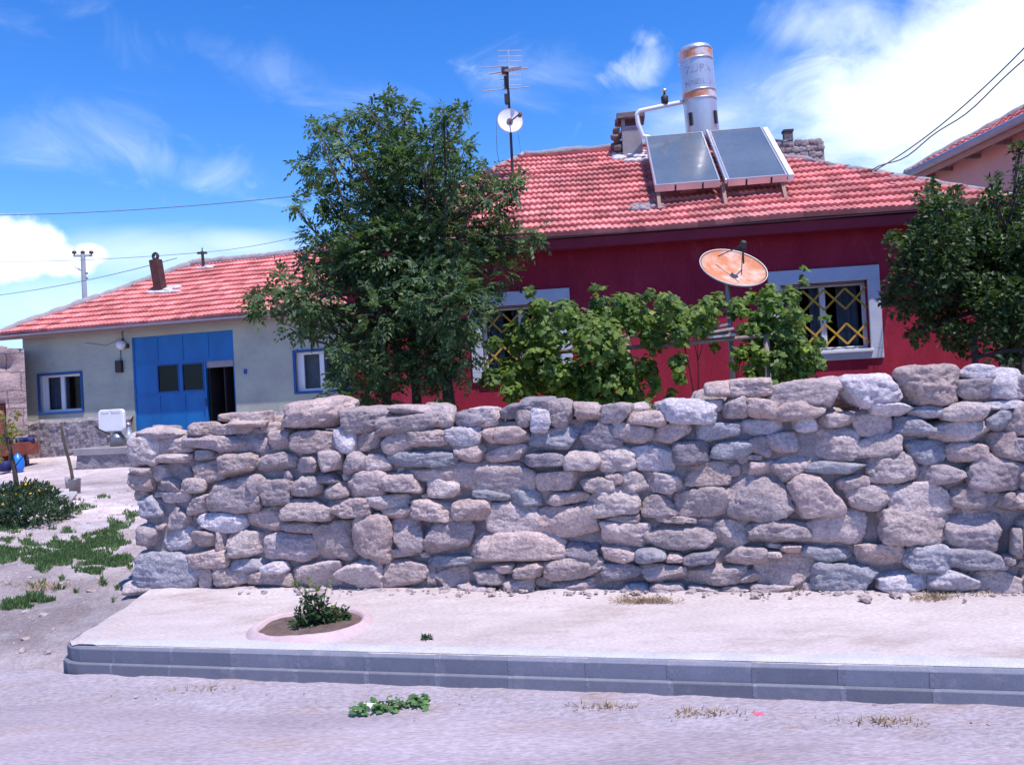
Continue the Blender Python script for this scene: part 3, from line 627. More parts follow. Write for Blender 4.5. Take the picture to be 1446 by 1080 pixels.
# ------------------------------------------------------------------ houses
def tile_face(bm, P0, eu, es, en, Wd, SL, inL, inR, pitch=.11, course=.335, amp=.024, lip=.05, spw=6, seed=0):
    P0, eu, es, en = [np.array(q, float) for q in (P0, eu, es, en)]
    nj = int(math.ceil(SL / course)); us_ = np.arange(0, Wd + 1e-6, pitch / spw)
    r_ = np.random.default_rng(seed)
    for j in range(nj):
        s0, s1 = j * course, min((j + 1) * course + .02, SL)
        jit = r_.normal(0, .004)
        shift = r_.normal(0, .006)
        wave = amp * np.abs(np.cos(math.pi * (us_ + shift) / pitch)) ** .8
        tid = np.floor((us_ + (.11 if j % 2 else 0)) / .22).astype(int)
        tn = _perm[(tid * 131 + j * 977 + seed * 37) & 65535]
        dz = (_perm[(tid * 71 + j * 57 + seed * 91) & 65535] - .5) * .010
        rows = []; 
        for s_, off in ((s0, -.01), (s0, lip + jit), ((s0 + s1) / 2, lip * .6), (s1, .004)):
            lo, hi = inL * s_, Wd - inR * s_
            uc = np.clip(us_, lo, hi)
            h = off + (wave + dz if off > 0 else 0)
            sag = .012 * np.sin(uc * .9 + seed) + .008 * np.sin(uc * 2.3 + s_)
            rows.append(P0 + uc[:, None] * eu + s_ * es + (np.broadcast_to(h, us_.shape) + sag)[:, None] * en)
        keep = (us_[1:] > inL * s0 - .03) & (us_[:-1] < Wd - inR * s0 + .03)
        G = np.array(rows); m, n = G.shape[:2]; idx = np.arange(m * n).reshape(m, n)
        f = np.stack([idx[:-1, :-1], idx[:-1, 1:], idx[1:, 1:], idx[1:, :-1]], -1)[:, keep].reshape(-1, 4)
        tt = np.broadcast_to(tn, (m, n)).copy(); tt[0] *= .5  # shade under each course's lip painted in as a darker tone
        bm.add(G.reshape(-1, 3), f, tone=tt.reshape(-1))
def norm(v): v = np.array(v, float); return v / np.linalg.norm(v)
def hip_roof(name, parent, u0, u1, v0, v1, ze, zr, rl, rr, mat, ridge_mat=m_ridge, pitch=.11, course=.335, capr=.10):
    """u0..u1, v0..v1 eave rectangle at height ze; ridge from rl to rr (u) at mid depth, height zr"""
    vm = (v0 + v1) / 2; k_ = vm - v0; b_ = MB()
    es = norm((0, k_, zr - ze)); SL = math.hypot(k_, zr - ze); en = norm((0, -(zr - ze), k_))
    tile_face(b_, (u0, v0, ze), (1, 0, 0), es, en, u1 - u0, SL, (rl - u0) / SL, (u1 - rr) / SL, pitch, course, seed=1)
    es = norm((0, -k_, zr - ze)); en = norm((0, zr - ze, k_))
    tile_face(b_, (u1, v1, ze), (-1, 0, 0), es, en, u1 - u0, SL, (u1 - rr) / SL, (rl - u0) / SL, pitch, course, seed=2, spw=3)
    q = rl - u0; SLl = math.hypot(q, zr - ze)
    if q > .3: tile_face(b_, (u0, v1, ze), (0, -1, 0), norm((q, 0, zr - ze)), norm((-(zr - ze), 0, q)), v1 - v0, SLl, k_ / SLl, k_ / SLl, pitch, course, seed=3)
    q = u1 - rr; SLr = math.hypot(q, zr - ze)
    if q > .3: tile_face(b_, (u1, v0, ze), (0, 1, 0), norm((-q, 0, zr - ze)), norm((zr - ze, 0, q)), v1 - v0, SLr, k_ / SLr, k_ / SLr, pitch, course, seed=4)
    # underside deck
    d = .03
    b_.add([(u0, v0, ze - d), (u1, v0, ze - d), (u1, v1, ze - d), (u0, v1, ze - d), (rl, vm, zr - d), (rr, vm, zr - d)],
           [(0, 1, 5, 4), (1, 2, 5), (2, 3, 4, 5), (3, 0, 4)], tone=.3)
    ro = b_.build(name, mat, parent, smooth=False)
    c_ = MB()
    for a_, e_ in (((u0, v0, ze), (rl, vm, zr)), ((u1, v0, ze), (rr, vm, zr)), ((u0, v1, ze), (rl, vm, zr)), ((u1, v1, ze), (rr, vm, zr)), ((rl, vm, zr), (rr, vm, zr))):
        a_, e_ = np.array(a_), np.array(e_); Ln = np.linalg.norm(e_ - a_); n_ = max(4, int(Ln / .08)); t = np.linspace(0, 1, n_)[:, None]
        pts = a_ + (e_ - a_) * t; pts[:, 2] += .02 + fbm(pts * 3.1, 3) * .03
        rad_ = capr * (1 + .45 * fbm(pts * 2.7 + 5, 3)); n0 = c_.n
        c_.tube(pts, rad_, 10)
        V = c_.V[-1]; nzv = fbm(V * 9, 3) * .035; V += nzv[:, None]
    c_.build('ridge_cap', ridge_mat, ro, smooth=True)
    return ro
def wall_holes(bm, u0, u1, z0, z1, holes, v=0.0, depth=.25):
    us_ = sorted({u0, u1} | {h[0] for h in holes} | {h[1] for h in holes}); zs = sorted({z0, z1} | {h[2] for h in holes} | {h[3] for h in holes})
    for i in range(len(us_) - 1):
        for j in range(len(zs) - 1):
            cu, cz = (us_[i] + us_[i + 1]) / 2, (zs[j] + zs[j + 1]) / 2
            if any(h[0] < cu < h[1] and h[2] < cz < h[3] for h in holes): continue
            bm.add([(us_[i], v, zs[j]), (us_[i + 1], v, zs[j]), (us_[i + 1], v, zs[j + 1]), (us_[i], v, zs[j + 1])], [(0, 1, 2, 3)])
    for a, b_, c, d in holes:
        bm.add([(a, v, c), (b_, v, c), (b_, v, d), (a, v, d), (a, v + depth, c), (b_, v + depth, c), (b_, v + depth, d), (a, v + depth, d)],
               [(0, 4, 5, 1), (1, 5, 6, 2), (2, 6, 7, 3), (3, 7, 4, 0)])
def shell(bm, u0, u1, v0, v1, z0, z1):
    bm.add([(u0, v0, z0), (u0, v1, z0), (u0, v1, z1), (u0, v0, z1)], [(0, 1, 2, 3)][::-1])
    bm.add([(u1, v0, z0), (u1, v1, z0), (u1, v1, z1), (u1, v0, z1)], [(0, 1, 2, 3)])
    bm.add([(u0, v1, z0), (u1, v1, z0), (u1, v1, z1), (u0, v1, z1)], [(0, 1, 2, 3)])
    bm.add([(u0, v0 + .01, z1), (u1, v0 + .01, z1), (u1, v1, z1), (u0, v1, z1)], [(0, 1, 2, 3)])

# ---- red house
zr0 = .55
e_ = onz(760, 335, 3.9); t_ = Frame(e_[:2], 6.5); OV = .33; RH = Frame(t_.w(0, OV)[:2], 6.5, zr0)
ZE = 3.9 - zr0; ZR = 5.80 - zr0; UL, UR_ = -2.72, 5.76; EL, ER = -3.0, 5.98; VD = 5.1
red = thing('red_house', RH.w(0, 0, 0), 'dark red painted single storey house with hipped clay tile roof behind the stone wall', 'house', -RH.a)
def rect_px(fr, x0, y0, x1, y1, v=0):
    a = fr.px(x0, (y0 + y1) / 2, v); b_ = fr.px(x1, (y0 + y1) / 2, v); c = fr.px((x0 + x1) / 2, y0, v); d = fr.px((x0 + x1) / 2, y1, v)
    return a[0], b_[0], d[2], c[2]
wR = rect_px(RH, 1104, 399, 1227, 496); wL = (-.86, .20, wR[2] - .03, wR[3] - .03)
zt = ZE - .13
b = MB(); wall_holes(b, UL, UR_, -.6, zt, [wR, wL]); shell(b, UL, UR_, 0, VD, -.6, zt)
b.build('wall', m_red, red)
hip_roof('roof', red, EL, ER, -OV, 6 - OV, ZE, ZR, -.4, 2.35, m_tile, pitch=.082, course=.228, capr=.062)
b = MB(); b.box(EL + .04, ER - .04, .04 - OV, .08 - OV, ZE - .17, ZE - .045); b.box(EL + .04, EL + .08, .08 - OV, 5.5, ZE - .17, ZE - .045); b.box(ER - .08, ER - .04, .08 - OV, 5.5, ZE - .17, ZE - .045)
b.box(EL + .08, ER - .08, .08 - OV, 0.0, ZE - .15, ZE - .128); b.box(EL + .08, UL, 0, 5.4, ZE - .15, ZE - .128); b.box(UR_, ER - .08, 0, 5.4, ZE - .15, ZE - .128)
b.build('fascia', m_fascia, red)
def lattice(bm, u0, u1, zc, h, n, v, wdt=.016):
    st = (u1 - u0) / n
    for i in range(n):
        a = u0 + i * st
        for s_ in (1, -1):
            bm.bar((a, v + .004 * s_, zc - s_ * h / 2), (a + st, v + .004 * s_, zc + s_ * h / 2), wdt, .006, up=(0, 1, 0))
def red_window(rc, sash):
    a, b_, c, d = rc; q = MB(); s_ = .155
    q.box(a - s_, b_ + s_, -.03, .0 + .02, d, d + s_ + .03); q.box(a - s_, a, -.03, .02, c, d); q.box(b_, b_ + s_, -.03, .02, c, d); q.box(a - s_, b_ + s_, -.03, .02, c - s_ * .8, c)
    wd = q.build('window', m_surr, red, bevel=.006)
    f = MB(); y0, y1 = .10, .15; t = .05
    f.box(a, b_, y0, y1, d - t, d); f.box(a, b_, y0, y1, c, c + t); f.box(a, a + t, y0, y1, c + t, d - t); f.box(b_ - t, b_, y0, y1, c + t, d - t)
    st = (b_ - a) / sash
    for i in range(1, sash): f.box(a + i * st - .035, a + i * st + .035, y0 - .01, y1 + .01, c + t, d - t)
    f.build('window_frame', m_pvc, wd, bevel=.005)
    g = MB(); g.box(a + .02, b_ - .02, .122, .128, c + .02, d - .02); g.build('pane', m_glass, wd)
    sl_ = MB(); sl_.box(a - .02, b_ + .02, -.07, .10, c - .035, c + .006); sl_.build('sill', m_pvc, wd, bevel=.006)
    cu = MB(); xs = np.arange(a, b_, .012); keep = (np.sin(xs * 7.0) > -.55)
    for x0, x1 in ((a, a + st * .52), (a + st * .75, a + st * 1.15), (b_ - st * .62, b_ - st * .1)):
        xx = np.linspace(x0, x1, 40); yy = .24 + .018 * np.sin(xx * 70); G = np.array([[(x, y, z_) for x, y in zip(xx, yy)] for z_ in (c + .02, d - .02)]); cu.grid(G)
    build_each(cu, 'curtain', m_curt, wd, smooth=True)
    gr = MB(); hh = (d - c)
    lattice(gr, a + .02, b_ - .01, d - hh * .25, hh * .30, 4, .03, .026); lattice(gr, a + .02, b_ - .01, c + hh * .24, hh * .30, 4, .03, .026)
    build_each(gr, 'grille', m_gold, wd, per=8)
    ib = MB(); ib.box(a, b_, .02, .03, d - .03, d - .018); ib.box(a, b_, .02, .03, c + .02, c + .03)
    build_each(ib, 'grille_bar', m_iron, wd)
red_window(wR, 2); red_window(wL, 2)
SLP0 = (ZR - ZE) / 3.0
# chimney of the red house
vch = 2.35; cpx = RH.px(891, 195, vch); cu0 = RH.px(878, 195, vch)[0]; cu1 = RH.px(906, 195, vch)[0]
zc0 = RH.px(891, 215, vch)[2]; zc1 = RH.px(891, 183, vch)[2]; zc2 = RH.px(891, 172, vch)[2]; zc3 = RH.px(891, 164, vch)[2]
b = MB(); b.box(cu0, cu1, vch - .16, vch + .2, zc0 - .5, zc1)
for x in (cu0 + .03, cu1 - .03):
    for y in (vch - .13, vch + .17): b.box(x - .03, x + .03, y - .03, y + .03, zc1, zc2)
ch = b.build('chimney', m_conc, red, bevel=.008)
b = MB(); b.box(cu0 - .07, cu1 + .06, vch - .22, vch + .26, zc2, zc3); b.box(cu0 - .10, cu0 - .04, vch - .2, vch + .05, zc2 - .05, zc2 - .001); b.build('chimney_cap', m_brick, ch, bevel=.008)
b = MB()
for i in range(9):
    stone(b, (cu0 - .09 + r.uniform(-.05, .04), vch - .05 + r.uniform(-.1, .1), zc0 + .05 + i * .035), (.06, .07, .045), sub=2, seed=7000 + i, col=(.2, .16, .17))
build_each(b, 'broken_brick', m_brick, ch, smooth=True)
b = MB()
for i in range(60):
    du, ds = r.uniform(-.14, .50), r.uniform(-.16, .20); stone(b, (cu0 + du, 2.16 + ds, min(ZE + (2.16 + ds + OV) * SLP0, ZR) + .01), (.075, .075, .045), sub=2, seed=7100 + i, rough=.9, p=2.2)
b.build('flashing', m_lime, ch, smooth=True)
# mortar patch on the lower roof under the panels
def roof_pt(fr_, px_, py_, v0, ze, zr, k_):
    sl_ = (zr - ze) / k_; d = ray(px_, py_); t0, t1 = 5, 60
    for _ in range(60):
        m_ = (t0 + t1) / 2; p = CP + d * m_; q = fr_.loc(p)
        if q[2] > ze + (q[1] - v0) * sl_ and True: t0 = m_
        else: t1 = m_
        # above the slope -> go further
    p = CP + d * t0; return fr_.loc(p)
pt = roof_pt(RH, 912, 294, -OV, ZE, ZR, 3.0)
b = MB()
for i in range(34): stone(b, pt + np.array([r.uniform(-.22, .22), 0, 0]) + np.array([0, 1, .63]) * r.uniform(-.10, .09) + np.array([0, 0, .015]), (.055, .055, .034), sub=2, seed=7200 + i, rough=.9, p=2.2)
b.build('mortar_patch', m_ridge, red, smooth=True)

# ---- solar water heater standing on the roof
SLP = (ZR - ZE) / 3.0
def roofz(v): return ZE + (v + OV) * SLP
vb = .2; bl = RH.px(925, 262, vb); br = RH.px(1112, 249, vb); zb_ = (bl[2] + br[2]) / 2
vt = vb + 1.62; tl = RH.px(916, 192, vt); tr = RH.px(1082, 181, vt); zt_ = (tl[2] + tr[2]) / 2
su0, su1 = bl[0], br[0]
sroot_p = RH.w((su0 + su1) / 2, 1.2, roofz(1.2)); solar = thing('solar_water_heater', sroot_p, 'solar water heater with silver tank and two tilted glass collectors on the red house roof', 'solar heater', -RH.a)
so_ = np.array([(su0 + su1) / 2, 1.2, roofz(1.2)])
def SP(u, v, z): return np.array([u, v, z]) - so_
es = norm((0, vt - vb, zt_ - zb_)); Lp = math.hypot(vt - vb, zt_ - zb_); en = np.cross((1, 0, 0), es); en = en if en[2] > 0 else -en
def panel_box(bm, a, b_, s0, s1, h0, h1):
    base = SP(0, vb, zb_); V = []
    for h in (h0, h1):
        for s_ in (s0, s1):
            for x in (a, b_): V.append(base + np.array([x, 0, 0]) + es * s_ + en * h)
    bm.add(V, [(0, 2, 3, 1), (4, 5, 7, 6), (0, 1, 5, 4), (2, 6, 7, 3), (0, 4, 6, 2), (1, 3, 7, 5)])
midu = RH.px(1022, 255, vb)[0]
for a, b_ in ((su0, midu - .045), (midu + .055, su1)):
    bm = MB(); panel_box(bm, a, b_, 0, Lp, -.09, 0); pn = bm.build('collector', m_alu, solar, bevel=.005)
    g = MB(); panel_box(g, a + .025, b_ - .025, .025, Lp - .025, .0005, .004); g.build('collector_glass', m_panelglass, pn)
    t = MB(); panel_box(t, a, a + .022, 0, Lp, .001, .014); panel_box(t, b_ - .022, b_, 0, Lp, .001, .014); panel_box(t, a + .022, b_ - .022, 0, .022, .001, .014); panel_box(t, a + .022, b_ - .022, Lp - .022, Lp, .001, .014); t.build('collector_rim', m_alu, pn)
    k_ = MB(); 
    for q in (.3, .72): panel_box(k_, a + (b_ - a) * q, a + (b_ - a) * q + .025, -.004, -.001, -.088, -.005)
    build_each(k_, 'rivet_strap', m_woodd, pn)
bm = MB(); panel_box(bm, su1 + .012, su1 + .085, -.02, Lp * .97, -.08, .02); bm.build('side_rail', m_white, solar, bevel=.01)
bm = MB(); panel_box(bm, midu + .01, midu + .045, -.03, Lp * 1.02, -.03, .03); bm.build('centre_rail', m_alu, solar, bevel=.006)
bm = MB()
for x in (su0 + .04, midu, su1 - .05):
    p1 = SP(x, vb + .05, roofz(vb + .05) + .02); p2 = SP(0, vb, zb_) + np.array([x, 0, 0]) + es * .1 - en * .09; bm.bar(p1 - np.array([0, .12, .05]), p2, .045, .045)
    p1 = SP(x, vt, max(roofz(min(vt, 2.5)) - .1, 0)); p2 = SP(0, vb, zb_) + np.array([x, 0, 0]) + es * Lp * .95 - en * .09; bm.bar(p1, p2, .045, .045)
bm.bar(SP(su0, vb + .1, zb_ - .02), SP(su1, vb + .1, zb_ - .02), .04, .04)
build_each(bm, 'stand', m_soffit, solar)
# tank
vtk = 2.25; tL = RH.px(961, 130, vtk)[0]; tR = RH.px(1008, 130, vtk)[0]; tr_ = (tR - tL) / 2; tz0 = RH.px(991, 190, vtk)[2] - .15; tz1 = RH.px(980, 72, vtk)[2]
tb = RH.px(992, 183, vtk); tt = RH.px(980, 72, vtk)
axis_ = norm((tt[0] - tb[0], 0, tt[2] - tb[2])); axis_ = norm(axis_ + np.array([.012, 0, 0])); tbase = np.array([tb[0], vtk, tb[2]]) - axis_ * .18; TL = (tt[2] - tb[2]) + .18
ttop_z = TL
def tank_pt(h): return SP(*(tbase + axis_ * h))
bm = MB(); bm.lathe([(tr_ * .97, 0), (tr_, .02), (tr_, TL - .03), (tr_ * .985, TL), (tr_ * .9, TL + .035), (tr_ * .5, TL + .06), (.001, TL + .065)], 48, tank_pt(0), axis_); tank = bm.build('tank', m_tank, solar, smooth=True)
hb = .18 + (RH.px(985, 138, vtk)[2] - tb[2])
bm = MB(); bm.lathe([(tr_ + .003, TL - .175), (tr_ + .004, TL - .03)], 48, tank_pt(0), axis_, cap=False); bm.lathe([(tr_ + .003, hb - .06), (tr_ + .004, hb + .05)], 48, tank_pt(0), axis_, cap=False); build_each(bm, 'orange_band', m_band, tank, smooth=True)
bm = MB()
for h in (TL - .185, TL - .025, hb - .075, hb + .06): bm.lathe([(tr_ + .001, h - .014), (tr_ + .012, h - .006), (tr_ + .012, h + .006), (tr_ + .001, h + .014)], 48, tank_pt(0), axis_, cap=False)
build_each(bm, 'hoop', m_alu, tank, smooth=True)
bm = MB()
for ang in (-2.35, -.78): 
    d = np.array([math.cos(ang), math.sin(ang), 0]); c = tank_pt(.20) + d * (tr_ + .012); bm.bar(c, c + axis_ * .2, .05, .03, up=d)
build_each(bm, 'tank_leg', m_iron, solar)
def text_mesh(body, size, extr=0.0):
    cu = bpy.data.curves.new('lettering', 'FONT'); cu.body = body; cu.size = size; cu.align_x = 'CENTER'; cu.extrude = extr; cu.resolution_u = 2
    o = bpy.data.objects.new('lettering', cu); COL.objects.link(o); bpy.context.view_layer.update()
    me = o.evaluated_get(bpy.context.evaluated_depsgraph_get()).to_mesh(); V = np.array([v.co[:] for v in me.vertices]); Fc = [list(p.vertices) for p in me.polygons]
    bpy.data.objects.remove(o); bpy.data.curves.remove(cu); return V, Fc
bm = MB()
for body, size, h, a0 in (('ZUPA', .17, TL - .42, -1.62), ('Solar', .085, TL - .60, -1.85), ('NAZILLI', .125, hb + .13, -1.70)):
    V, Fc = text_mesh(body, size); ang = a0 + V[:, 0] / tr_
    P = np.stack([np.cos(ang) * (tr_ + .003), np.sin(ang) * (tr_ + .003), V[:, 1] + h], 1)
    X = P[:, [0]] * np.array([1, 0, -axis_[0]]) + P[:, [1]] * np.array([0, 1, 0]) + P[:, [2]] * axis_
    bm.add(X + tank_pt(0), Fc)
build_each(bm, 'lettering', m_ink, tank)
# vent pipe and valve
vp_ = 1.95; pp = [RH.px(966, 144, vtk), RH.px(938, 149.5, vp_ + .15), RH.px(903, 157, vp_), RH.px(899, 162, vp_), RH.px(901, 175, vp_), RH.px(908, 193, vp_), RH.px(918, 194, vp_)]
pts = [SP(*p) for p in pp]; dense = []
for i in range(len(pts) - 1): dense += [pts[i] + (pts[i + 1] - pts[i]) * t for t in np.linspace(0, 1, 6)[:-1]]
dense.append(pts[-1]); bm = MB(); bm.tube(dense, .034, 12); bm.build('pipe', m_pvc, solar, smooth=True)
c = SP(*RH.px(939, 148, vp_ + .15)); bm = MB(); bm.lathe([(.02, -.03), (.03, 0), (.055, .03), (.058, .12), (.04, .14), (.02, .15), (.015, .19)], 16, c); vv = bm.build('vent_valve', m_iron, solar, smooth=True)
bm = MB(); bm.lathe([(.012, .19), (.045, .20), (.05, .225), (.03, .245), (.001, .25)], 16, c); bm.build('valve_cap', m_alu, vv, smooth=True)

# ---- antenna mast on the red roof
vm_ = 1.6; mb = RH.px(724, 240, vm_); mt = RH.px(716, 96, vm_); mroot = thing('antenna_mast', RH.w(*mb), 'tall roof mast with television aerial rods and small round dish beside the tree', 'antenna', -RH.a)
mo = np.array(mb)
def MP(x, y, dv=0): return np.array(RH.px(x, y, vm_ + dv)) - mo
bm = MB(); bm.tube([MP(724, 246), MP(721, 185), MP(716, 96)], [.022, .02, .018], 8); bm.build('mast', m_iron, mroot)
bm = MB(); bm.tube([MP(718, 70), MP(719, 130)], .007, 6)
for y in (72, 80, 87, 95, 106, 113, 121): bm.tube([MP(703, y), MP(736, y - .5)], .0045, 5)
bm.tube([MP(717, 72, .0), MP(718, 97, -.0)], .009, 6)
bm.build('yagi_antenna', m_alu, mroot)
bm = MB(); bm.tube([MP(676, 96), MP(712, 94)], .007, 6); bm.tube([MP(690, 105), MP(746, 96)], .011, 6); bm.tube([MP(681, 129), MP(747, 123)], .008, 6); bm.bar(MP(711, 101), MP(737, 96, -.25), .05, .035)
build_each(bm, 'dipole_antenna', m_plank, mroot)
bm = MB(); bm.box(*[f for f in (MP(716, 140)[0] - .035, MP(716, 140)[0] + .035, -.06, .05, MP(718, 147)[2], MP(716, 134)[2])]); bm.box(MP(713, 101)[0] - .05, MP(713, 101)[0] + .06, -.05, .05, MP(713, 104)[2], MP(713, 96)[2]); bm.box(MP(715, 120)[0] - .03, MP(715, 120)[0] + .03, -.04, .04, MP(715, 126)[2], MP(715, 108)[2]); build_each(bm, 'junction_box', m_iron, mroot, bevel=.006)
def dish(bm, c, n_, R_, depth=.14, rx=1.0):
    prof = [(R_ * t, depth * R_ * (t * t - 1) * 2 * .5) for t in np.linspace(.001, 1, 14)]
    outer = [(R_, .0), (R_ * 1.01, -.006), (R_ * .99, -.02)] + [(R_ * t, depth * R_ * (t * t - 1) - .02) for t in np.linspace(.98, .02, 10)]
    bm.lathe(prof + outer, 40, c, n_)
dn = norm((.28, -.9, .22)); dc = MP(720.5, 170, -.12); dR = (MP(739, 170)[0] - MP(702, 170)[0]) / 2
bm = MB(); dish(bm, dc, dn, dR, .22); ds = bm.build('dish', m_dishw, mroot, smooth=True)
bm = MB(); bm.tube([dc - dn * dR * .22, MP(728, 166, -.3), MP(735, 160, -.42)], .012, 6); q = MP(735, 160, -.42); bm.lathe([(.02, 0), (.03, .02), (.03, .08)], 10, q, dn * -1); bm.lathe([(.05, -.02), (.05, .02)], 10, dc - dn * dR * .2, dn); bm.build('lnb_arm', m_brick, ds)
bm = MB(); bm.bar(dc - dn * .04, MP(721, 172), .05, .05); bm.build('dish_bracket', m_steel, mroot)
bm = MB(); bm.tube([MP(702, 160), MP(701, 190), MP(702, 215), MP(706, 235)], .004, 5); bm.tube([MP(732, 190), MP(735, 212), MP(733, 232)], .003, 5); build_each(bm, 'cable', m_wire, mroot)

# ---- rusty dish on its pole in the yard
Yd = 9.6; DF = Frame(aty(1030, 450, Yd)[:2], 10, 0); gz = float(terrain(*DF.o)); DF.z0 = gz
rd = thing('satellite_dish', DF.w(0, 0, 0), 'large rust stained round satellite dish tilted to the sky on a pole in the yard', 'satellite dish', -DF.a)
c = np.array(DF.px(1036, 377, 0)); Rm = 47.5 * Yd / F
dn = norm((.25, -.60, .76))
bm = MB(); dish(bm, c, dn, Rm, .20); dd = bm.build('reflector', m_rusty, rd, smooth=True)
bm = MB(); bm.lathe([(Rm * .995, -.004), (Rm * 1.012, .004), (Rm * 1.02, -.008), (Rm * 1.0, -.02)], 48, c, dn, cap=False); bm.build('rim', m_dishw, dd, smooth=True)
lnb = np.array(DF.px(1049, 346, -.12)); a_ = norm(np.cross(dn, (1, 0, 0))); b2 = np.cross(dn, a_)
bm = MB()
bm.tube([lnb, np.array(DF.px(1014, 362, .06))], .006, 6); bm.tube([lnb, np.array(DF.px(1047, 388, -.2))], .006, 6); bm.tube([lnb, np.array(DF.px(1050, 372, .1))], .009, 6)
build_each(bm, 'feed_arm', m_iron, rd)
bm = MB(); bm.lathe([(.02, -.05), (.035, -.04), (.035, .02), (.05, .03), (.05, .055), (.02, .06)], 14, lnb, -dn); bm.build('receiver', m_iron, rd, smooth=True)
bm = MB(); bm.tube([(0, 0, -.1), (0, .0, c[2] - .14)], .03, 10); bm.bar((0, 0, c[2] - .2), tuple(c - dn * .1), .07, .06); bm.build('pole', m_steel, rd)

# ---- green house at the left
g_ = onz(0, 473, 4.0); t_ = Frame(g_[:2], 14.3); zg0 = .97; GH = Frame(t_.w(0, .4)[:2], 14.3, zg0)
GE, GR_ = 4.0 - zg0, 5.97 - zg0
green = thing('green_house', GH.w(0, 0, 0), 'pale green plastered house with large blue metal door and red tile roof', 'house', -GH.a)
gd = rect_px(GH, 189.5, 472, 333, 640); gd = (gd[0], gd[1], -.3, GH.px(260, 471)[2])
gw1 = rect_px(GH, 57, 529, 115, 581); gw2 = rect_px(GH, 418, 497, 452, 552); gw2 = (gw2[0], gw2[0] + 1.25, gw2[2], gw2[3])
GL_, GRt = .28, 12.3; GD = 7.0
b = MB(); wall_holes(b, GL_, GRt, -1.0, GE - .06, [gd, gw1, gw2], depth=.22); shell(b, GL_, GRt, 0, GD - .4, -1.0, GE - .06); b.build('wall', m_green, green)
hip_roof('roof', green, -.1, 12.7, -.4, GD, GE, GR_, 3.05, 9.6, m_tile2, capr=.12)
b = MB(); us_ = np.arange(GL_ - .02, gd[0] - .02, .05); zs_ = np.linspace(-.9, GH.px(120, 590)[2], 22)
G = np.array([[(u, -.05, z_) for u in us_] for z_ in zs_]); G[..., 1] -= .05 + .06 * np.abs(fbm(G * 6, 4)) * 2; G[-1, :, 1] = .0; G[..., 2] += np.where(np.arange(len(zs_))[:, None] > 15, fbm(G * 4, 3) * .06, 0); b.grid(G)
us_ = np.arange(gd[1] + .03, GRt, .06); zs_ = np.linspace(-.9, GH.px(345, 580)[2] - .05, 16)
G = np.array([[(u, -.05, z_) for u in us_] for z_ in zs_]); G[..., 1] -= .05 + .06 * np.abs(fbm(G * 6, 4)) * 2; G[-1, :, 1] = 0; b.grid(G)
b.build('plinth', m_plinth, green, smooth=False)
b = MB(); n_ = 12
arcp = [(.055 * math.cos(t), .055 * math.sin(t)) for t in np.linspace(math.pi, 2 * math.pi, n_)]
for (y0, z0) in ((-.46, GE - .03),):
    V = [(u, y0 + p[0], z0 + p[1]) for u in (-.12, 12.72) for p in arcp] + [(u, y0 + p[0] * .9, z0 + p[1] * .9) for u in (-.12, 12.72) for p in arcp]
    b.add(V, [(i, i + 1, n_ + i + 1, n_ + i) for i in range(n_ - 1)]); b.add(V, [(2 * n_ + i, 3 * n_ + i, 3 * n_ + i + 1, 2 * n_ + i + 1) for i in range(n_ - 1)])
b.build('gutter', m_gutter, green, smooth=True)
b = MB(); b.box(-.05, 12.65, -.38, -.35, GE - .14, GE - .04); b.box(-.02, 12.6, -.35, -.001, GE - .1, GE - .065); b.build('fascia', m_soffit, green)
# big blue door wall
dz0, dz1 = gd[2], gd[3]; u0, u1 = gd[0], gd[1]
dw = [rect_px(GH, 221, 514, 252, 554), rect_px(GH, 256, 512, 287, 552)]; dop = rect_px(GH, 292, 518, 333, 600); dop = (dop[0], u1 - .03, -.3, dop[3]); lint = rect_px(GH, 292, 509, 331, 518)
b = MB(); wall_holes(b, u0 + .002, u1 - .002, dz0, dz1 - .002, dw + [(dop[0], dop[1], dop[2], lint[3])], v=.03, depth=.05); door = b.build('blue_door', m_blue, green)
b = MB()
for x in np.linspace(u0, u1, 5)[1:-1]:
    for z0_, z1_ in ((dw[0][3] + .06, dz1 - .05), (dz0, dw[0][2] - .06)):
        if z0_ < dop[3] and x > dop[0] - .03 and z0_ < 0: continue
        b.box(x - .012, x + .012, .018, .0295, z0_, z1_)
for x in (u0 + .03, u1 - .012): b.box(x - .025, x + .01, .012, .0295, dz0, dz1)
b.box(u0, dop[0] - .03, .014, .0295, dw[0][2] - .07, dw[0][2] - .03); b.box(u0, u1, .014, .0295, dw[0][3] + .04, dw[0][3] + .075); b.box(dop[0] - .05, dop[0], .01, .0295, dz0, lint[3])
build_each(b, 'seam', m_blue, door)
b = MB()
for q in dw: b.box(q[0], q[1], .045, .05, q[2], q[3])
build_each(b, 'pane', m_glass, door)
b = MB()
for q in dw:
    b.box(q[0], q[0] + .03, .02, .044, q[2], q[3]); b.box(q[1] - .03, q[1], .02, .044, q[2], q[3]); b.box(q[0] + .03, q[1] - .03, .02, .044, q[2], q[2] + .03); b.box(q[0] + .03, q[1] - .03, .02, .044, q[3] - .03, q[3])
build_each(b, 'pane_frame', m_bluef, door, per=4)
b = MB(); b.tube([(dop[0] - .025, -.03, 1.0), (dop[0] - .025, -.03, 1.16)], .014, 6); b.box(dop[0] - .04, dop[0] - .01, -.03, .009, .99, 1.01); b.build('handle', m_iron, door)
b = MB(); b.box(dop[0], dop[1], .05, .08, lint[2], lint[3]); b.build('lintel', m_conc, door)
b = MB(); b.box(dop[0] + .42, dop[0] + .46, .1, .8, -.3, dop[3]); b.box(dop[0] + .02, dop[0] + .06, .09, .6, -.3, dop[3]); build_each(b, 'inner_door_leaf', m_dark, door)
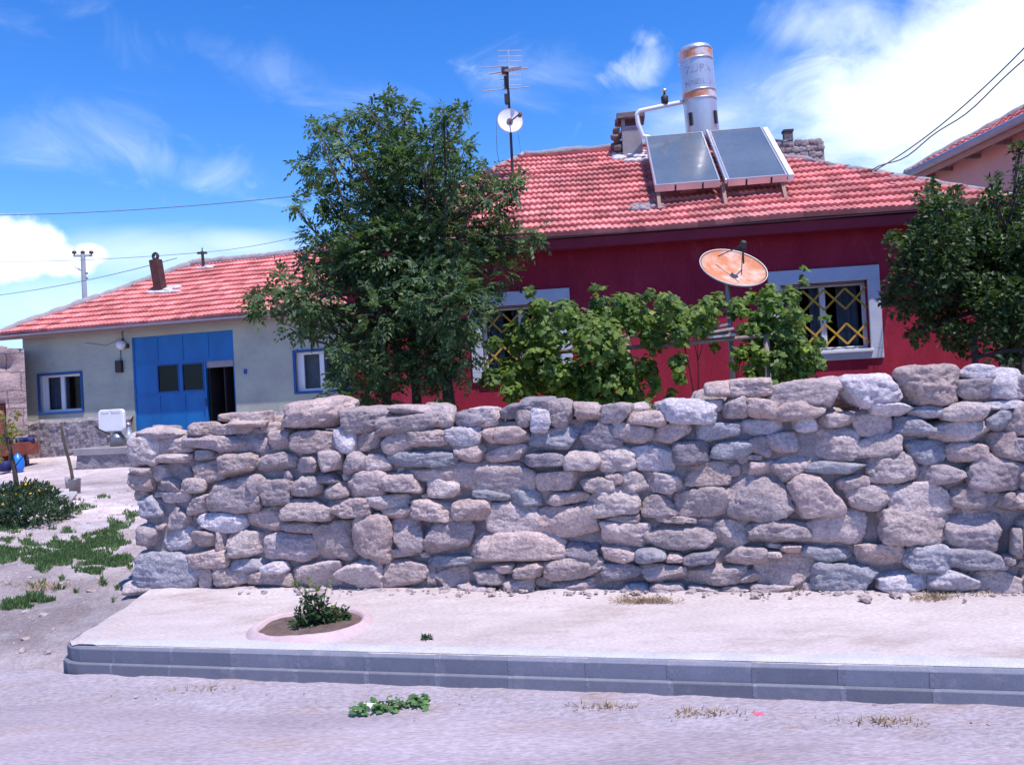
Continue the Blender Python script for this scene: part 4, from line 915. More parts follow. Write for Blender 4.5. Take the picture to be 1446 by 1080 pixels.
b = MB(); b.add([(GL_ + .02, .75, -1), (dop[0] - .35, .75, -1), (dop[0] - .35, .75, GE - .1), (GL_ + .02, .75, GE - .1)], [(0, 1, 2, 3)]); b.add([(dop[0] - .35, 1.6, -1), (GRt - .02, 1.6, -1), (GRt - .02, 1.6, GE - .1), (dop[0] - .35, 1.6, GE - .1)], [(0, 1, 2, 3)]); b.add([(dop[0] - .35, .75, -1), (dop[0] - .35, 1.6, -1), (dop[0] - .35, 1.6, GE - .1), (dop[0] - .35, .75, GE - .1)], [(0, 1, 2, 3)]); b.build('added_dark_backing', m_dark, green)  # near-black partition added behind the openings so panes and doorway read dark
def blue_window(rc, n):
    a, b_, c_, d = rc; q = MB(); t = .06
    q.box(a - t, b_ + t, -.03, .03, d, d + t); q.box(a - t, b_ + t, -.03, .03, c_ - t, c_); q.box(a - t, a, -.03, .03, c_, d); q.box(b_, b_ + t, -.03, .03, c_, d)
    wd = q.build('window', m_bluef, green, bevel=.006)
    f = MB(); st = (b_ - a) / n; t = .055
    f.box(a, b_, .08, .13, d - t, d); f.box(a, b_, .08, .13, c_, c_ + t); f.box(a, a + .17, .085, .125, c_ + t, d - t); f.box(b_ - t, b_, .08, .13, c_ + t, d - t); f.box((a + b_) / 2 - .05, (a + b_) / 2 + .06, .07, .13, c_ + t, d - t)
    f.build('window_frame', m_pvc, wd)
    g = MB(); g.box(a, b_, .10, .105, c_, d); g.build('pane', m_glass, wd)
    cu = MB(); xx = np.linspace(a, (a + b_) / 2, 40); G = np.array([[(x, .3 + .02 * math.sin(x * 60), z_) for x in xx] for z_ in (c_, d)]); cu.grid(G); cu.build('curtain', m_curt, wd, smooth=True)
blue_window(gw1, 2); blue_window(gw2, 2)
q = rect_px(GH, 166, 509, 174.5, 526); b = MB(); b.box(q[0], q[1], -.1, -.001, q[2], q[3]); mbx = b.build('meter_box', m_iron, green, bevel=.01)
c = np.array(GH.px(171, 487, -.09)); b = MB(); b.lathe([(.03, -.12), (.05, -.1), (.10, -.06), (.12, 0), (.10, .06), (.04, .1)], 18, c); wl = b.build('wall_lamp', m_white, green, smooth=True)
b = MB(); b.bar(c + np.array([0, 0, .08]), c + np.array([.0, .09, .16]), .03, .03); b.box(c[0] + .02, c[0] + .16, -.06, -.001, c[2] - .08, c[2] + .02); b.build('lamp_bracket', m_iron, wl)
b = MB(); b.tube([c + np.array([0, .07, .1]), np.array(GH.px(172, 470, -.02)), np.array(GH.px(176, 461, -.02))], .012, 6); b.tube([np.array(GH.px(170, 492, -.02)), np.array(GH.px(170.5, 509, -.02))], .012, 6); b.tube([np.array(GH.px(170, 478, -.02)), np.array(GH.px(150, 488, -.02)), np.array(GH.px(120, 484, -.02))], .006, 5); build_each(b, 'cable', m_wire, green)
q = rect_px(GH, 344.5, 521, 349, 528); b = MB(); b.box(q[0], q[1], -.012, -.001, q[2], q[3]); b.build('number_plate', m_bluef, green)
V, Fc = text_mesh('12', .13); b = MB(); b.add(np.stack([V[:, 0] + (q[0] + q[1]) / 2, V[:, 1] * 0 - .016, V[:, 1] + q[2] + .03], 1), Fc)
# stove chimney
vst = .9
SG = (GR_ - GE) / (GD / 2 + .2)
def on_green_roof(x, y): return roof_pt(GH, x, y, -.4, GE, GR_, GD / 2 + .2)
pb = on_green_roof(229, 412); pv = pb[1]; ptp = np.array(GH.px(219.5, 367, pv))
b = MB(); b.bar(pb - np.array([0, 0, .3]), ptp, .24, .24, up=(0, 1, 0)); stv = b.build('stove_chimney', m_pipe, green, bevel=.01)
c = np.array(GH.px(219.5, 362, pv)); b = MB()
t = np.linspace(0, 2 * math.pi, 25); b.tube(np.stack([c[0] + .07 * np.cos(t), c[1] + 0 * t, c[2] + .075 * np.sin(t)], 1), .038, 8); b.build('cowl_ring', m_iron, stv, smooth=True)
b = MB()
for i in range(22): stone(b, pb + np.array([r.uniform(-.35, .55), 0, 0]) + np.array([0, 1, SG]) * r.uniform(-.18, .25) + np.array([0, 0, .02]), (.15, .1, .05), sub=2, seed=8000 + i, rough=.9, p=2.2)
b.build('flashing', m_lime, stv, smooth=True)
pb2 = on_green_roof(288, 379); b = MB(); p1 = np.array(GH.px(285.5, 355, pb2[1])); b.tube([pb2 - np.array([0, 0, .2]), p1], .04, 8); brk = b.build('service_bracket', m_iron, green)
b = MB(); b.bar(np.array(GH.px(279, 357.5, pb2[1])), np.array(GH.px(292, 357, pb2[1])), .05, .06); b.tube([np.array(GH.px(285.5, 358, pb2[1])), np.array(GH.px(285.4, 350, pb2[1]))], .015, 6); b.build('cross_arm', m_iron, brk)
b = MB()
for i in range(12): stone(b, pb2 + np.array([r.uniform(-.2, .3), 0, 0]) + np.array([0, 1, SG]) * r.uniform(-.1, .06) + np.array([0, 0, .02]), (.11, .08, .045), sub=2, seed=8100 + i, rough=.9, p=2.2)
b.build('flashing', m_lime, brk, smooth=True)

# ---- porch platform, flat dish, two cans
PF = Frame(GH.w(GH.px(150, 640, -1.6)[0], -1.6)[:2], 14.3, zg0 - .05)
u0p = PF.px(103, 640, 0)[0]; u1p = PF.px(215, 640, 0)[0]; ztp = PF.px(150, 632, 0)[2]
slab = thing('concrete_porch', PF.w(0, 0, 0), 'low concrete porch slab on rubble before the green house', 'porch', -PF.a)
b = MB(); b.box(u0p, u1p + 2, 0, 1.5, ztp - .16, ztp); b.build('slab', m_conc, slab, bevel=.015)
b = MB(); G = np.array([[(u, .04, z_) for u in np.arange(u0p + .05, u1p + 2, .05)] for z_ in np.linspace(-.6, ztp - .15, 12)]); G[..., 1] -= .05 * fbm(G * 5, 4); b.grid(G); b.build('rubble_base', m_plinth, slab)
def place_on_slab(x, y, v): q = PF.px(x, y, v); return q
sdv = .35; q = PF.px(159, 629, sdv)
fd = thing('flat_satellite_dish', PF.w(q[0], sdv, ztp), 'square white satellite dish with rounded corners standing on the porch slab', 'satellite dish', -PF.a)
a_, b_, c_, d_ = rect_px(PF, 139, 578, 175.5, 609, sdv); cx = q[0]
def rrect(w_, h_, rr, n=6):
    o = []
    for sx, sz, t0 in ((1, 1, 0), (-1, 1, 90), (-1, -1, 180), (1, -1, 270)):
        for t in np.linspace(t0, t0 + 90, n): o.append((sx * (w_ - rr) + rr * math.cos(rad(t)), sz * (h_ - rr) + rr * math.sin(rad(t))))
    return o
pl = rrect((b_ - a_) / 2, (d_ - c_) / 2, .09); n_ = len(pl); oc = np.array([(a_ + b_) / 2 - cx, 0, (c_ + d_) / 2 - ztp])
V = []
for y, s_ in ((-.02, .94), (.0, 1), (.05, 1), (.07, .9)): V += [oc + np.array([p[0] * s_, y, p[1] * s_]) for p in pl]
fcs = [(k_ * n_ + i, k_ * n_ + (i + 1) % n_, (k_ + 1) * n_ + (i + 1) % n_, (k_ + 1) * n_ + i) for k_ in range(3) for i in range(n_)] + [tuple(range(n_ - 1, -1, -1)), tuple(3 * n_ + i for i in range(n_))]
b = MB(); b.add(V, fcs); pa = b.build('panel', m_dishw, fd)
b = MB()
for wd_, dx_ in (('Nascal', -.155), ('Beslinea', .145)):
    V, Fc = text_mesh(wd_, .075); b.add(np.stack([V[:, 0] + oc[0] + dx_, V[:, 0] * 0 - .0235, V[:, 1] + oc[2] + (d_ - c_) * .29], 1), Fc)
V, Fc = text_mesh('T', .06); b.add(np.stack([V[:, 0] + oc[0], V[:, 0] * 0 - .0235, V[:, 1] + oc[2] + (d_ - c_) * .40], 1), Fc); build_each(b, 'lettering', m_ink, pa)
b = MB(); b.tube([np.array([0, -.05, .28]), np.array([-.06, -.35, .42]), np.array([-.08, -.42, .5])], .018, 6); b.bar((-.08, -.42, .47), (-.08, -.42, .56), .05, .05); b.build('feed_arm', m_iron, fd)
b = MB(); b.lathe([(.17, 0), (.17, .20), (.165, .22), (.10, .30), (.045, .36), (.045, .5)], 18, (.06, .1, 0)); b.build('foot', m_steel, fd, smooth=True)
for i, (x, y, v, lab) in enumerate(((182.5, 627, .75, 'wide shiny conical can on the porch slab next to the blue door'), (177, 628, .8, 'slim shiny can on the porch slab between the white dish and the wider can'))):
    q = PF.px(x, y, v); s_ = 1.0 if i == 0 else .7
    cn = thing('milk_can', PF.w(q[0], v, ztp), lab, 'can', 0, 'shiny cans on the porch')
    b = MB(); b.lathe([(.12 * s_, 0), (.135 * s_, .02), (.135 * s_, .2), (.10 * s_, .28), (.045, .42), (.045, .46)], 20, (0, 0, 0)); b.build('body', m_alu, cn, smooth=True)
    b = MB(); b.lathe([(.05, .46), (.06, .465), (.055, .50), (.03, .53), (.001, .535)], 16, (0, 0, 0)); b.build('lid', m_alu, cn, smooth=True)

# ---- mud brick outbuilding at the left edge
AY = 20.7; AF = Frame(aty(39, 600, AY)[:2], -34, 0); AF.z0 = float(terrain(*AF.o)) - .05
zt_a = AF.px(30, 491)[2]
ad = thing('mud_brick_outbuilding', AF.w(0, 0, 0), 'crumbling pinkish mud brick outbuilding with flat top at the left edge', 'outbuilding', -AF.a)
b = MB(); us_ = np.r_[np.arange(-3.5, -.04, .06), 0.0]; zs_ = np.linspace(-.2, zt_a, 40)
fr_ = np.array([[(u, 0, z_) for u in us_] for z_ in zs_]); sd_ = np.array([[(0, v, z_) for v in np.arange(0, 1.02, .06)] for z_ in zs_])
dent = fbm(fr_ * 2.5, 4) * .09 + .05 * (np.abs(np.sin(fr_[..., 2] * 4.3 + .5 * fbm(fr_ * 1.5, 2))) < .13) + .16 * np.exp(-(((fr_[..., 0] + .42) / .16) ** 2 + ((fr_[..., 2] - zt_a + .42) / .14) ** 2)); fr_[..., 1] += dent * (us_ < -.05); fr_[-1, :, 2] += fbm(fr_[-1] * 3, 3) * .07 + np.where(us_ < -.55, .03, -.02)
sd_[..., 0] += 0; sd_[-1, :, 2] = fr_[-1, -1, 2]
door_u = AF.px(9.0, 600)[0]
fr_b = fr_; b.grid(fr_b[:, us_ >= door_u - 1e-6]); 
dtop = AF.px(5, 572)[2]; kz = zs_ > dtop
b.grid(fr_b[kz][:, us_ <= door_u + .06]); b.grid(fr_b[:, us_ <= door_u - .95]); b.grid(sd_)
b.add([(-3.5, 1.0, zt_a), (0, 1.0, zt_a), (0, .0, zt_a - .02), (-3.5, 0, zt_a - .02)], [(0, 1, 2, 3)]); b.add([(-3.5, 1.0, -.2), (0, 1.0, -.2), (0, 1.0, zt_a), (-3.5, 1.0, zt_a)], [(0, 1, 2, 3)]); b.add([(-3.5, 0, -.2), (-3.5, 1.0, -.2), (-3.5, 1.0, zt_a), (-3.5, 0, zt_a)], [(0, 1, 2, 3)])
b.build('wall', m_adobe, ad, smooth=True)
b = MB(); b.box(door_u - .98, door_u - .01, .10, .14, -.2, dtop + .03); b.build('door', m_rust, ad)
b = MB()
for i in range(7): stone(b, (-.5 - i * .33 + r.uniform(-.1, .1), .1, zt_a - .02), (.17, .14, .08), sub=3, seed=8300 + i, col=(.4, .33, .34))
build_each(b, 'coping_stone', m_adobe, ad, smooth=True)
# rusty trough with things beside it
q = ground_at(14, 664); TF = Frame(q[:2], 14.3, q[2])
tr = thing('trough', q, 'rusty brown metal trough with clutter at the outbuilding door', 'trough', -TF.a)
hw = 18 * q[1] / F
b = MB(); b.box(-1.2, hw * .8, 0, .04, .32, .62); b.box(-1.2, hw * .8, .6, .64, .32, .62); b.box(hw * .8 - .04, hw * .8, .04, .6, .32, .62); b.box(-1.2, hw * .8 - .04, .04, .6, .32, .36); b.build('body', m_rust, tr, bevel=.01)
b = MB()
for x in (-.9, -.1): b.box(x, x + .1, .1, .5, 0, .32)
build_each(b, 'leg', m_woodd, tr)
b = MB()
for i in range(9): stone(b, (r.uniform(-.6, hw * .7), r.uniform(.1, .5), .62 + r.uniform(0, .06)), (.1, .1, .08), sub=2, seed=8400 + i)
build_each(b, 'clutter', m_navy, tr, smooth=True)
q = ground_at(26, 667); b = MB(); s_ = q[1] / F
b.lathe([(5.5 * s_, 0), (8 * s_, 6 * s_), (8.5 * s_, 13 * s_), (7 * s_, 21 * s_), (3 * s_, 24 * s_), (2.5 * s_, 26 * s_)], 20, (0, 0, 0)); o = b.build('plastic_drum', m_tub, None, smooth=True, loc=q); tag(o, 'bright blue plastic drum standing by the rusty trough', 'drum')
q = ground_at(8, 668); b = MB(); b.lathe([(7 * s_, 0), (8 * s_, 8 * s_), (7.5 * s_, 15 * s_), (.01, 15 * s_)], 20, (0, 0, 0)); o = b.build('bucket', m_navy, None, smooth=True, loc=q); tag(o, 'dark navy tub on the ground left of the bright blue drum', 'bucket')

# ---- back stone house and pink house
BF = Frame(aty(1165, 235, 22)[:2], 4, 0)
sh = thing('stone_house', BF.w(0, 0, 0), 'rubble stone house end rising behind the red roof', 'house', -BF.a)
zt_b = BF.px(1140, 196)[2]; ul_b = BF.px(1040, 215)[0]
b = MB(); b.box(ul_b, 0, 0, 5, 0, zt_b - .09)
for i in range(9):
    for j in range(13): stone(b, (ul_b + (j + .5 + .5 * (i % 2) + random.uniform(-.12, .12)) * (-ul_b) / 13.5, .0, zt_b - .1 - i * .16 + random.uniform(-.02, .02)), (random.uniform(.085, .12), .05, random.uniform(.07, .10)), sub=3, p=3.0, seed=9000 + i * 30 + j)
b.build('wall', m_bstone, sh)
b = MB(); q = rect_px(BF, 1108, 186, 1120, 205, .1); b.box(q[0], q[1], .1, .3, q[2] - .2, q[3]); chb = b.build('chimney', m_brick, sh)
b = MB(); b.box(q[0] - .02, q[1] + .02, .08, .32, q[3], q[3] + .06); b.build('chimney_cap', m_woodd, chb)
b = MB(); uu = np.arange(ul_b, -.75, .03); zz = zt_b - .04 + .06 * np.abs(np.sin(uu * 3.2)); G = np.array([[(u, y, z_ + dz) for u, z_ in zip(uu, zz)] for y, dz in ((-.06, 0), (.0, .05), (.35, .05), (.4, -.1))]); b.grid(G); b.build('roof_edge', m_teal, sh)

pA = onz(1278, 248, 6.0); pB = onz(1446, 166, 6.0); dirp = norm((pB - pA)[:2].tolist() + [0])[:2]
# frame: u runs from the far corner towards the viewer along the eave, v to the right
class PFrame(Frame): pass
PKF = Frame(pA[:2], math.degrees(math.atan2(-dirp[1], dirp[0])), 0); 
pk = thing('pink_house', PKF.w(0, 0, 0), 'pink two storey house with tiled roof and grey gutter at the right edge', 'house', -PKF.a)
Lk = 11.0; ze = 6.0
b = MB(); b.box(.42, Lk, .42, 7, 0, ze - .05); b.build('wall', m_pink, pk)
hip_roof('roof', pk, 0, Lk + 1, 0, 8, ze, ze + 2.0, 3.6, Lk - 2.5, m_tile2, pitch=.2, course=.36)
b = MB(); b.tube([(-.05, -.06, ze - .03), (Lk + 1, -.06, ze - .03)], .075, 10); b.tube([(-.06, -.06, ze - .03), (-.06, 8, ze - .03)], .075, 10); build_each(b, 'gutter', m_gutter, pk, smooth=True)
b = MB(); b.box(.0, Lk + 1, .0, .03, ze - .2, ze - .045); b.box(0, .03, .03, 8, ze - .2, ze - .045);  build_each(b, 'fascia', m_soffit, pk)
b = MB()
for x in np.arange(.1, Lk, .9): b.bar((x, .04, ze - .14), (x, .42, ze - .14), .07, .08)
b.bar((.1, .1, ze - .12), (.8, .8, ze - .5), .09, .09)
for y in np.arange(.5, 7, .9): b.bar((.04, y, ze - .14), (.42, y, ze - .14), .07, .08)
build_each(b, 'rafter', m_wood, pk)

# ------------------------------------------------------------------ poles and wires
def wire(a, b_, sag, rad_, label, n=28, name='power_line', off=None):
    a, b_ = np.array(a, float), np.array(b_, float); t = np.linspace(0, 1, n)[:, None]; P = a + (b_ - a) * t; P[:, 2] -= (4 * sag * t * (1 - t))[:, 0]
    if off is not None: P = P + off(t)
    o_ = P[0].copy(); m_ = MB(); m_.tube(P - o_, rad_, 6); o = m_.build(name, m_wire, None, smooth=True, loc=o_); tag(o, label, 'cable', 'overhead cables'); return P
YP = 40; zp = aty(118, 357, YP)[2]; pb_ = aty(121, 470, YP); pt_ = aty(117, 359, YP); gzp = float(terrain(pb_[0], pb_[1]))
up = thing('utility_pole', (pb_[0], pb_[1], gzp), 'slim grey utility pole with cross arm and lamp behind the green house', 'pole')
bo = np.array([pb_[0], pb_[1], gzp]); tp = pt_ - bo; lean = tp * 1.0
b = MB(); b.tube([(0, 0, 0), tp], [.16, .10], 10); b.build('shaft', m_pole, up)
b = MB(); xa = aty(104, 361.5, YP) - bo; xb = aty(130, 361, YP) - bo; b.bar(xa, xb, .09, .09); b.build('cross_arm', m_pole, up)
for x in (105, 117, 129):
    b = MB(); c = aty(x, 360.5, YP) - bo; b.lathe([(.03, 0), (.03, .06), (.10, .08), (.10, .16), (.06, .2), (.02, .22)], 10, c); b.build('insulator', m_ins, up, smooth=True)
b = MB(); c0 = aty(118, 384, YP) - bo; c1 = aty(111, 380, YP) - bo; c2 = aty(106, 377, YP) - bo; b.tube([c0, c1], .035, 6); la = b.build('lamp_arm', m_pole, up); b = MB(); b.bar(c1, c2, .16, .09); b.build('lamp_head', m_white, la)
b = MB(); b.bar(aty(118, 386, YP) - bo, aty(124, 386, YP) - bo, .06, .06); b.bar(aty(119, 393, YP) - bo, aty(124, 393, YP) - bo, .06, .06); build_each(b, 'wire_bracket', m_iron, up)
brw = GH.w(*np.array(GH.px(280, 357, pb2[1])))
wire(aty(-160, 303, 17), RH.w(-.9, 2.2, ZR - .3), .25, .007, 'thin overhead cable crossing the blue sky from the left edge into the tree')
wire(aty(-180, 357, 45), brw, .35, .008, 'upper faint cable running level to the bracket on the green roof')
wire(aty(-150, 425, 34), GH.w(*np.array(GH.px(250, 364.5, pb2[1]))),   .35, .010, 'lower dark cable rising past the utility pole to the green roof')
wire(brw, RH.w(-1.2, 2.0, ZR - .55), .2, .006, 'faint cable from the green roof bracket to the red house')
A = RH.w(*RH.px(1226, 246, .9)); B = aty(1570, -70, 8.0)
wire(A, B, .22, .008, 'upper cable of the pair climbing to the right from the red roof corner')
A2 = RH.w(*RH.px(1222, 247, .9))
wire(A2, B + np.array([.08, 0, -.05]), .27, .008, 'lower wavy cable of the pair climbing right from the red roof', off=lambda t: np.c_[t * 0, t * 0, .04 * np.sin(t * 22) * (1 - t)])

# ------------------------------------------------------------------ foliage
def leaf_cards(bm, P, D, Nn, Ln, Wd, tone, fold=.18):
    """one pointed leaf per row: two faces folded along the midrib"""
    D = D / (np.linalg.norm(D, axis=1, keepdims=True) + 1e-9); S = np.cross(D, Nn); S /= np.linalg.norm(S, axis=1, keepdims=True) + 1e-9; U = np.cross(S, D)
    Ln = np.broadcast_to(Ln, (len(P),))[:, None]; Wd = np.broadcast_to(Wd, (len(P),))[:, None]
    base = P; tip = P + D * Ln - U * Ln * .12; m = P + D * Ln * .48
    l = m + S * Wd + U * Wd * fold; r_ = m - S * Wd + U * Wd * fold
    V = np.stack([base, l, tip, r_], 1).reshape(-1, 3); n = len(P); i = np.arange(n)[:, None] * 4
    f = np.concatenate([i + np.array([[0, 1, 2]]), i + np.array([[0, 2, 3]])], 0)
    bm.add(V, f, tone=np.repeat(tone, 4))
def lobed_leaves(bm, P, Nn, D, R_, tone, rng):
    """broad lobed vine leaves as seven sided fans"""
    Nn = Nn / np.linalg.norm(Nn, axis=1, keepdims=True); D = D - Nn * (D * Nn).sum(1, keepdims=True); D /= np.linalg.norm(D, axis=1, keepdims=True) + 1e-9; S = np.cross(Nn, D); n = len(P); V = [P]
    lob = [(-.35, .45), (-.25, .95), (.25, .70), (.35, 1.0), (.75, .45), (1.15, 0), (.75, -.45), (.35, -1.0), (.25, -.70), (-.25, -.95), (-.35, -.45)]
    for a, b_ in lob:
        V.append(P + R_[:, None] * (D * a * .9 + S * b_ * .72) - Nn * (R_ * (.16 + .18 * abs(b_)) * rng.uniform(.3, 1.2, n))[:, None])
    k_ = len(lob) + 1; V = np.stack(V, 1).reshape(-1, 3); i = np.arange(n)[:, None] * k_
    f = np.concatenate([i + np.array([[0, j, j + 1]]) for j in range(1, k_ - 1)], 0)
    bm.add(V, f, tone=np.repeat(tone, k_))
def rand_dirs(n, rng): v = rng.normal(size=(n, 3)); return v / np.linalg.norm(v, axis=1, keepdims=True)
def clump_points(cl, per, rng, flat=.85):
    """scatter points over sub-clumps; cl rows: centre xyz, radius"""
    P = []; O = []; T = []
    for c_, R_ in cl:
        n = max(3, int(per * R_ * R_)); d = rand_dirs(n, rng); rr = R_ * rng.uniform(.25, 1.0, n) ** .55
        wob = 1 + .6 * fbm(d * 2.6 + c_ * 3, 3)
        p = c_ + d * (rr * wob)[:, None] * np.array([1, 1, flat]); P.append(p); O.append(d); T.append(np.clip(rng.normal(.42, .22, n) + rng.normal(0, .08), 0, 1))
    return np.concatenate(P), np.concatenate(O), np.concatenate(T)
def clumps_px(lst, Yc, spread, rng, o, n3=3, centre=None, jit=.35):
    out = []
    for x, y, rp in lst:
        for k_ in range(n3):
            dx = 0 if centre is None else (x - centre[0]) / centre[1]
            sp = spread * math.sqrt(max(.12, 1 - min(dx * dx, 1)))
            Y = Yc + rng.uniform(-sp, sp); Rm_ = rp * Y / F * rng.uniform(.5, .95)
            p = aty(x + rng.normal() * rp * jit * .6, y + rng.normal() * rp * jit * .6, Y); out.append((p - o, Rm_))
    return out
def compound(bm, P, O, T, rng, Lr=.16, nl=7, ll=.06, wd=.014, updown=.1):
    n = len(P); D = O * .75 + rand_dirs(n, rng) * .6 + np.array([0, 0, updown]); D /= np.linalg.norm(D, axis=1, keepdims=True)
    Nn = rand_dirs(n, rng) * .6 + np.array([0, -.25, .9]); S = np.cross(D, Nn); S /= np.linalg.norm(S, axis=1, keepdims=True) + 1e-9
    L_ = Lr * rng.uniform(.7, 1.25, n)
    for k_ in range(nl):
        t = .25 + .75 * (k_ // 2) / ((nl - 1) / 2); side = 0 if k_ == nl - 1 else (1 if k_ % 2 else -1)
        p = P + D * (L_ * t)[:, None] - np.array([0, 0, 1]) * (L_ * t * t * .3)[:, None]
        d = D * (.7 if side else 1) + S * side * .8 - np.array([0, 0, .25]) + rand_dirs(n, rng) * .15
        leaf_cards(bm, p, d, Nn + rand_dirs(n, rng) * .25, ll * rng.uniform(.8, 1.2, n), wd * rng.uniform(.8, 1.2, n), np.clip(T + rng.normal(0, .06, n), 0, 1))
def branches(bm, root, cl, rng, r0=.05, r1=.006, bend=.25, hub=None, near=4):
    for c_, R_ in cl:
        st = root if hub is None else min([hub[k_] for k_ in rng.choice(len(hub), min(len(hub), near), replace=False)], key=lambda h: np.linalg.norm(h - c_))
        mid = st + (c_ - st) * .5 + np.array([rng.normal() * .1, rng.normal() * .1, -bend * np.linalg.norm(c_ - st) * .25])
        t = np.linspace(0, 1, 7)[:, None]; P = (1 - t) ** 2 * st + 2 * t * (1 - t) * mid + t * t * c_
        bm.tube(P, np.linspace(r0, r1, 7), 6)
        for _ in range(3):
            e = c_ + rand_dirs(1, rng)[0] * R_ * .8; bm.tube([P[4], (P[4] + e) / 2 + rng.normal(size=3) * .02, e], [r1 * 1.6, r1, r1 * .5], 4)

# ---- big ash tree
rng = np.random.default_rng(21); YT = 9.1; q = aty(632, 575, YT); tz = float(terrain(q[0], q[1])); TO = np.array([q[0], q[1], tz])
tree = thing('ash_tree', TO, 'large bushy dark green tree before the red house, taller than its roof', 'tree')
lst = [(548, 178, 40), (552, 215, 48), (492, 205, 34), (458, 200, 20), (455, 235, 30), (605, 200, 40), (636, 185, 26), (583, 265, 72), (508, 290, 64), (446, 280, 24), (650, 258, 46), (690, 240, 18), (700, 280, 30), (728, 265, 16), (445, 330, 20), (488, 365, 56), (560, 360, 82), (635, 340, 70), (700, 345, 36), (745, 338, 20), (715, 385, 20), (760, 330, 8),
       (425, 415, 42), (385, 425, 26), (362, 418, 14), (408, 462, 20), (475, 450, 56), (555, 450, 75), (630, 430, 68), (680, 412, 32), (490, 515, 42), (545, 530, 45), (600, 500, 52), (645, 480, 36), (520, 560, 30), (470, 560, 22), (395, 385, 12), (575, 152, 18), (525, 160, 16), (665, 530, 20), (440, 178, 10), (470, 172, 11), (500, 165, 10), (418, 292, 9), (424, 232, 11), (438, 250, 14), (650, 158, 11), (625, 160, 13), (735, 248, 9), (548, 138, 10), (362, 438, 9), (430, 372, 10), (655, 205, 20), (620, 560, 18)]
cl = clumps_px([(x_, y_, max(r_ - 7, 5)) for x_, y_, r_ in lst], YT, 1.1, rng, TO, 4, (560, 230), .38)
bm = MB(); P, O, T = clump_points(cl, 800, rng); compound(bm, P, O, T, rng, .13, 7, .066, .018)
P, O, T = clump_points(cl, 420, rng); compound(bm, P, O, np.clip(T + .15, 0, 1), rng, .10, 5, .048, .014)
cr_o = bm.build('crown', lf_tree, tree)
bm = MB(); hub = []
for sx, top_, r0 in ((-.02, aty(630, 430, YT) - TO, .095), (-.75, aty(545, 400, YT - .2) - TO, .075), (-.45, aty(585, 330, YT + .2) - TO, .07)):
    t = np.linspace(0, 1, 9)[:, None]; st = np.array([sx * 1.0, 0, -.1]); P = st + (top_ - st) * t + np.c_[np.sin(t * 5) * .05, np.cos(t * 4) * .04, 0 * t]
    bm.tube(P, np.linspace(r0, r0 * .5, 9), 10); hub += [P[5], P[6], P[7], P[8]]
bm.build('trunk', m_bark, tree, smooth=True)
bm = MB(); branches(bm, None, cl[::5], rng, .022, .005, .2, hub); bm.build('limbs', m_bark, tree, smooth=True)

# ---- right tree
rng = np.random.default_rng(22); YR = 8.8; q = aty(1450, 520, YR); tz = float(terrain(q[0], q[1])); TO2 = np.array([q[0], q[1], tz])
rt = thing('plum_tree', TO2, 'leafy green tree at the right edge partly hiding the red house corner', 'tree')
lst = [(1325, 290, 38), (1300, 330, 36), (1355, 330, 55), (1420, 305, 40), (1446, 360, 60), (1283, 372, 28), (1268, 400, 18), (1310, 405, 45), (1372, 395, 60), (1425, 430, 48), (1335, 445, 38), (1272, 440, 18), (1300, 465, 20), (1395, 470, 34), (1450, 465, 34), (1400, 280, 18), (1350, 275, 14), (1440, 210, 14), (1450, 235, 22), (1470, 280, 60), (1500, 400, 80), (1520, 320, 80), (1510, 470, 60), (1262, 340, 14), (1255, 425, 12), (1405, 255, 10), (1315, 262, 10), (1300, 430, 26), (1350, 470, 26), (1410, 360, 50), (1380, 330, 40), (1330, 370, 44), (1285, 345, 22), (1440, 420, 50), (1395, 440, 40), (1365, 490, 14), (1425, 490, 24)]
cl = clumps_px(lst, YR, .85, rng, TO2, 3, (1460, 230))
bm = MB(); P, O, T = clump_points(cl, 2600, rng); n = len(P); D = O * .6 + rand_dirs(n, rng) * .7
leaf_cards(bm, P, D, rand_dirs(n, rng) * .6 + np.array([0, -.2, .9]), .070 * rng.uniform(.7, 1.3, n), .024 * rng.uniform(.8, 1.2, n), T)
P2, O2, T2 = clump_points(cl, 2400, rng); n = len(P2); leaf_cards(bm, P2, O2 * .5 + rand_dirs(n, rng), rand_dirs(n, rng) * .6 + np.array([0, -.2, .9]), .055 * rng.uniform(.7, 1.3, n), .019, T2)
bm.build('crown', lf_right, rt)
bm = MB(); P = np.array([(0, 0, -.1), (.03, 0, .5), (-.03, .02, 1.0), (-.12, 0, 1.6), (-.2, 0, 2.2)]); bm.tube(P, [.09, .08, .07, .055, .03], 10); bm.build('trunk', m_bark, rt, smooth=True)
bm = MB(); branches(bm, None, cl[::2], rng, .022, .005, .15, [P[2], P[3], P[4], P[3]]); bm.build('limbs', m_bark, rt, smooth=True)

# ---- pergola and grape vine
rng = np.random.default_rng(23); YV = 8.5; q = aty(1080, 560, YV); tz = float(terrain(q[0], q[1])); PO = np.array([q[0], q[1], tz])
VF = Frame(PO[:2], 8, tz)
pg = thing('pergola', PO, 'low pergola of grey posts and poles carrying the vine before the red wall', 'pergola', -VF.a)
bm = MB()
def vp(x, y, v=0): return np.array(VF.px(x, y, v))
for (x0, y0, x1, y1, v) in ((1085, 590, 1082, 472, 0), (1112, 580, 1108, 474, .5)):
    a, b_ = vp(x0, y0, v), vp(x1, y1, v); a[2] = -.05; bm.tube([a, b_], .032, 10)
a = vp(745, 560, .2); a[2] = -.05; bm.tube([a, vp(742, 470, .2)], .03, 10); a = vp(885, 560, .9); a[2] = -.05; bm.tube([a, vp(885, 470, .9)], .03, 10)
build_each(bm, 'post', m_wood, pg, smooth=True)
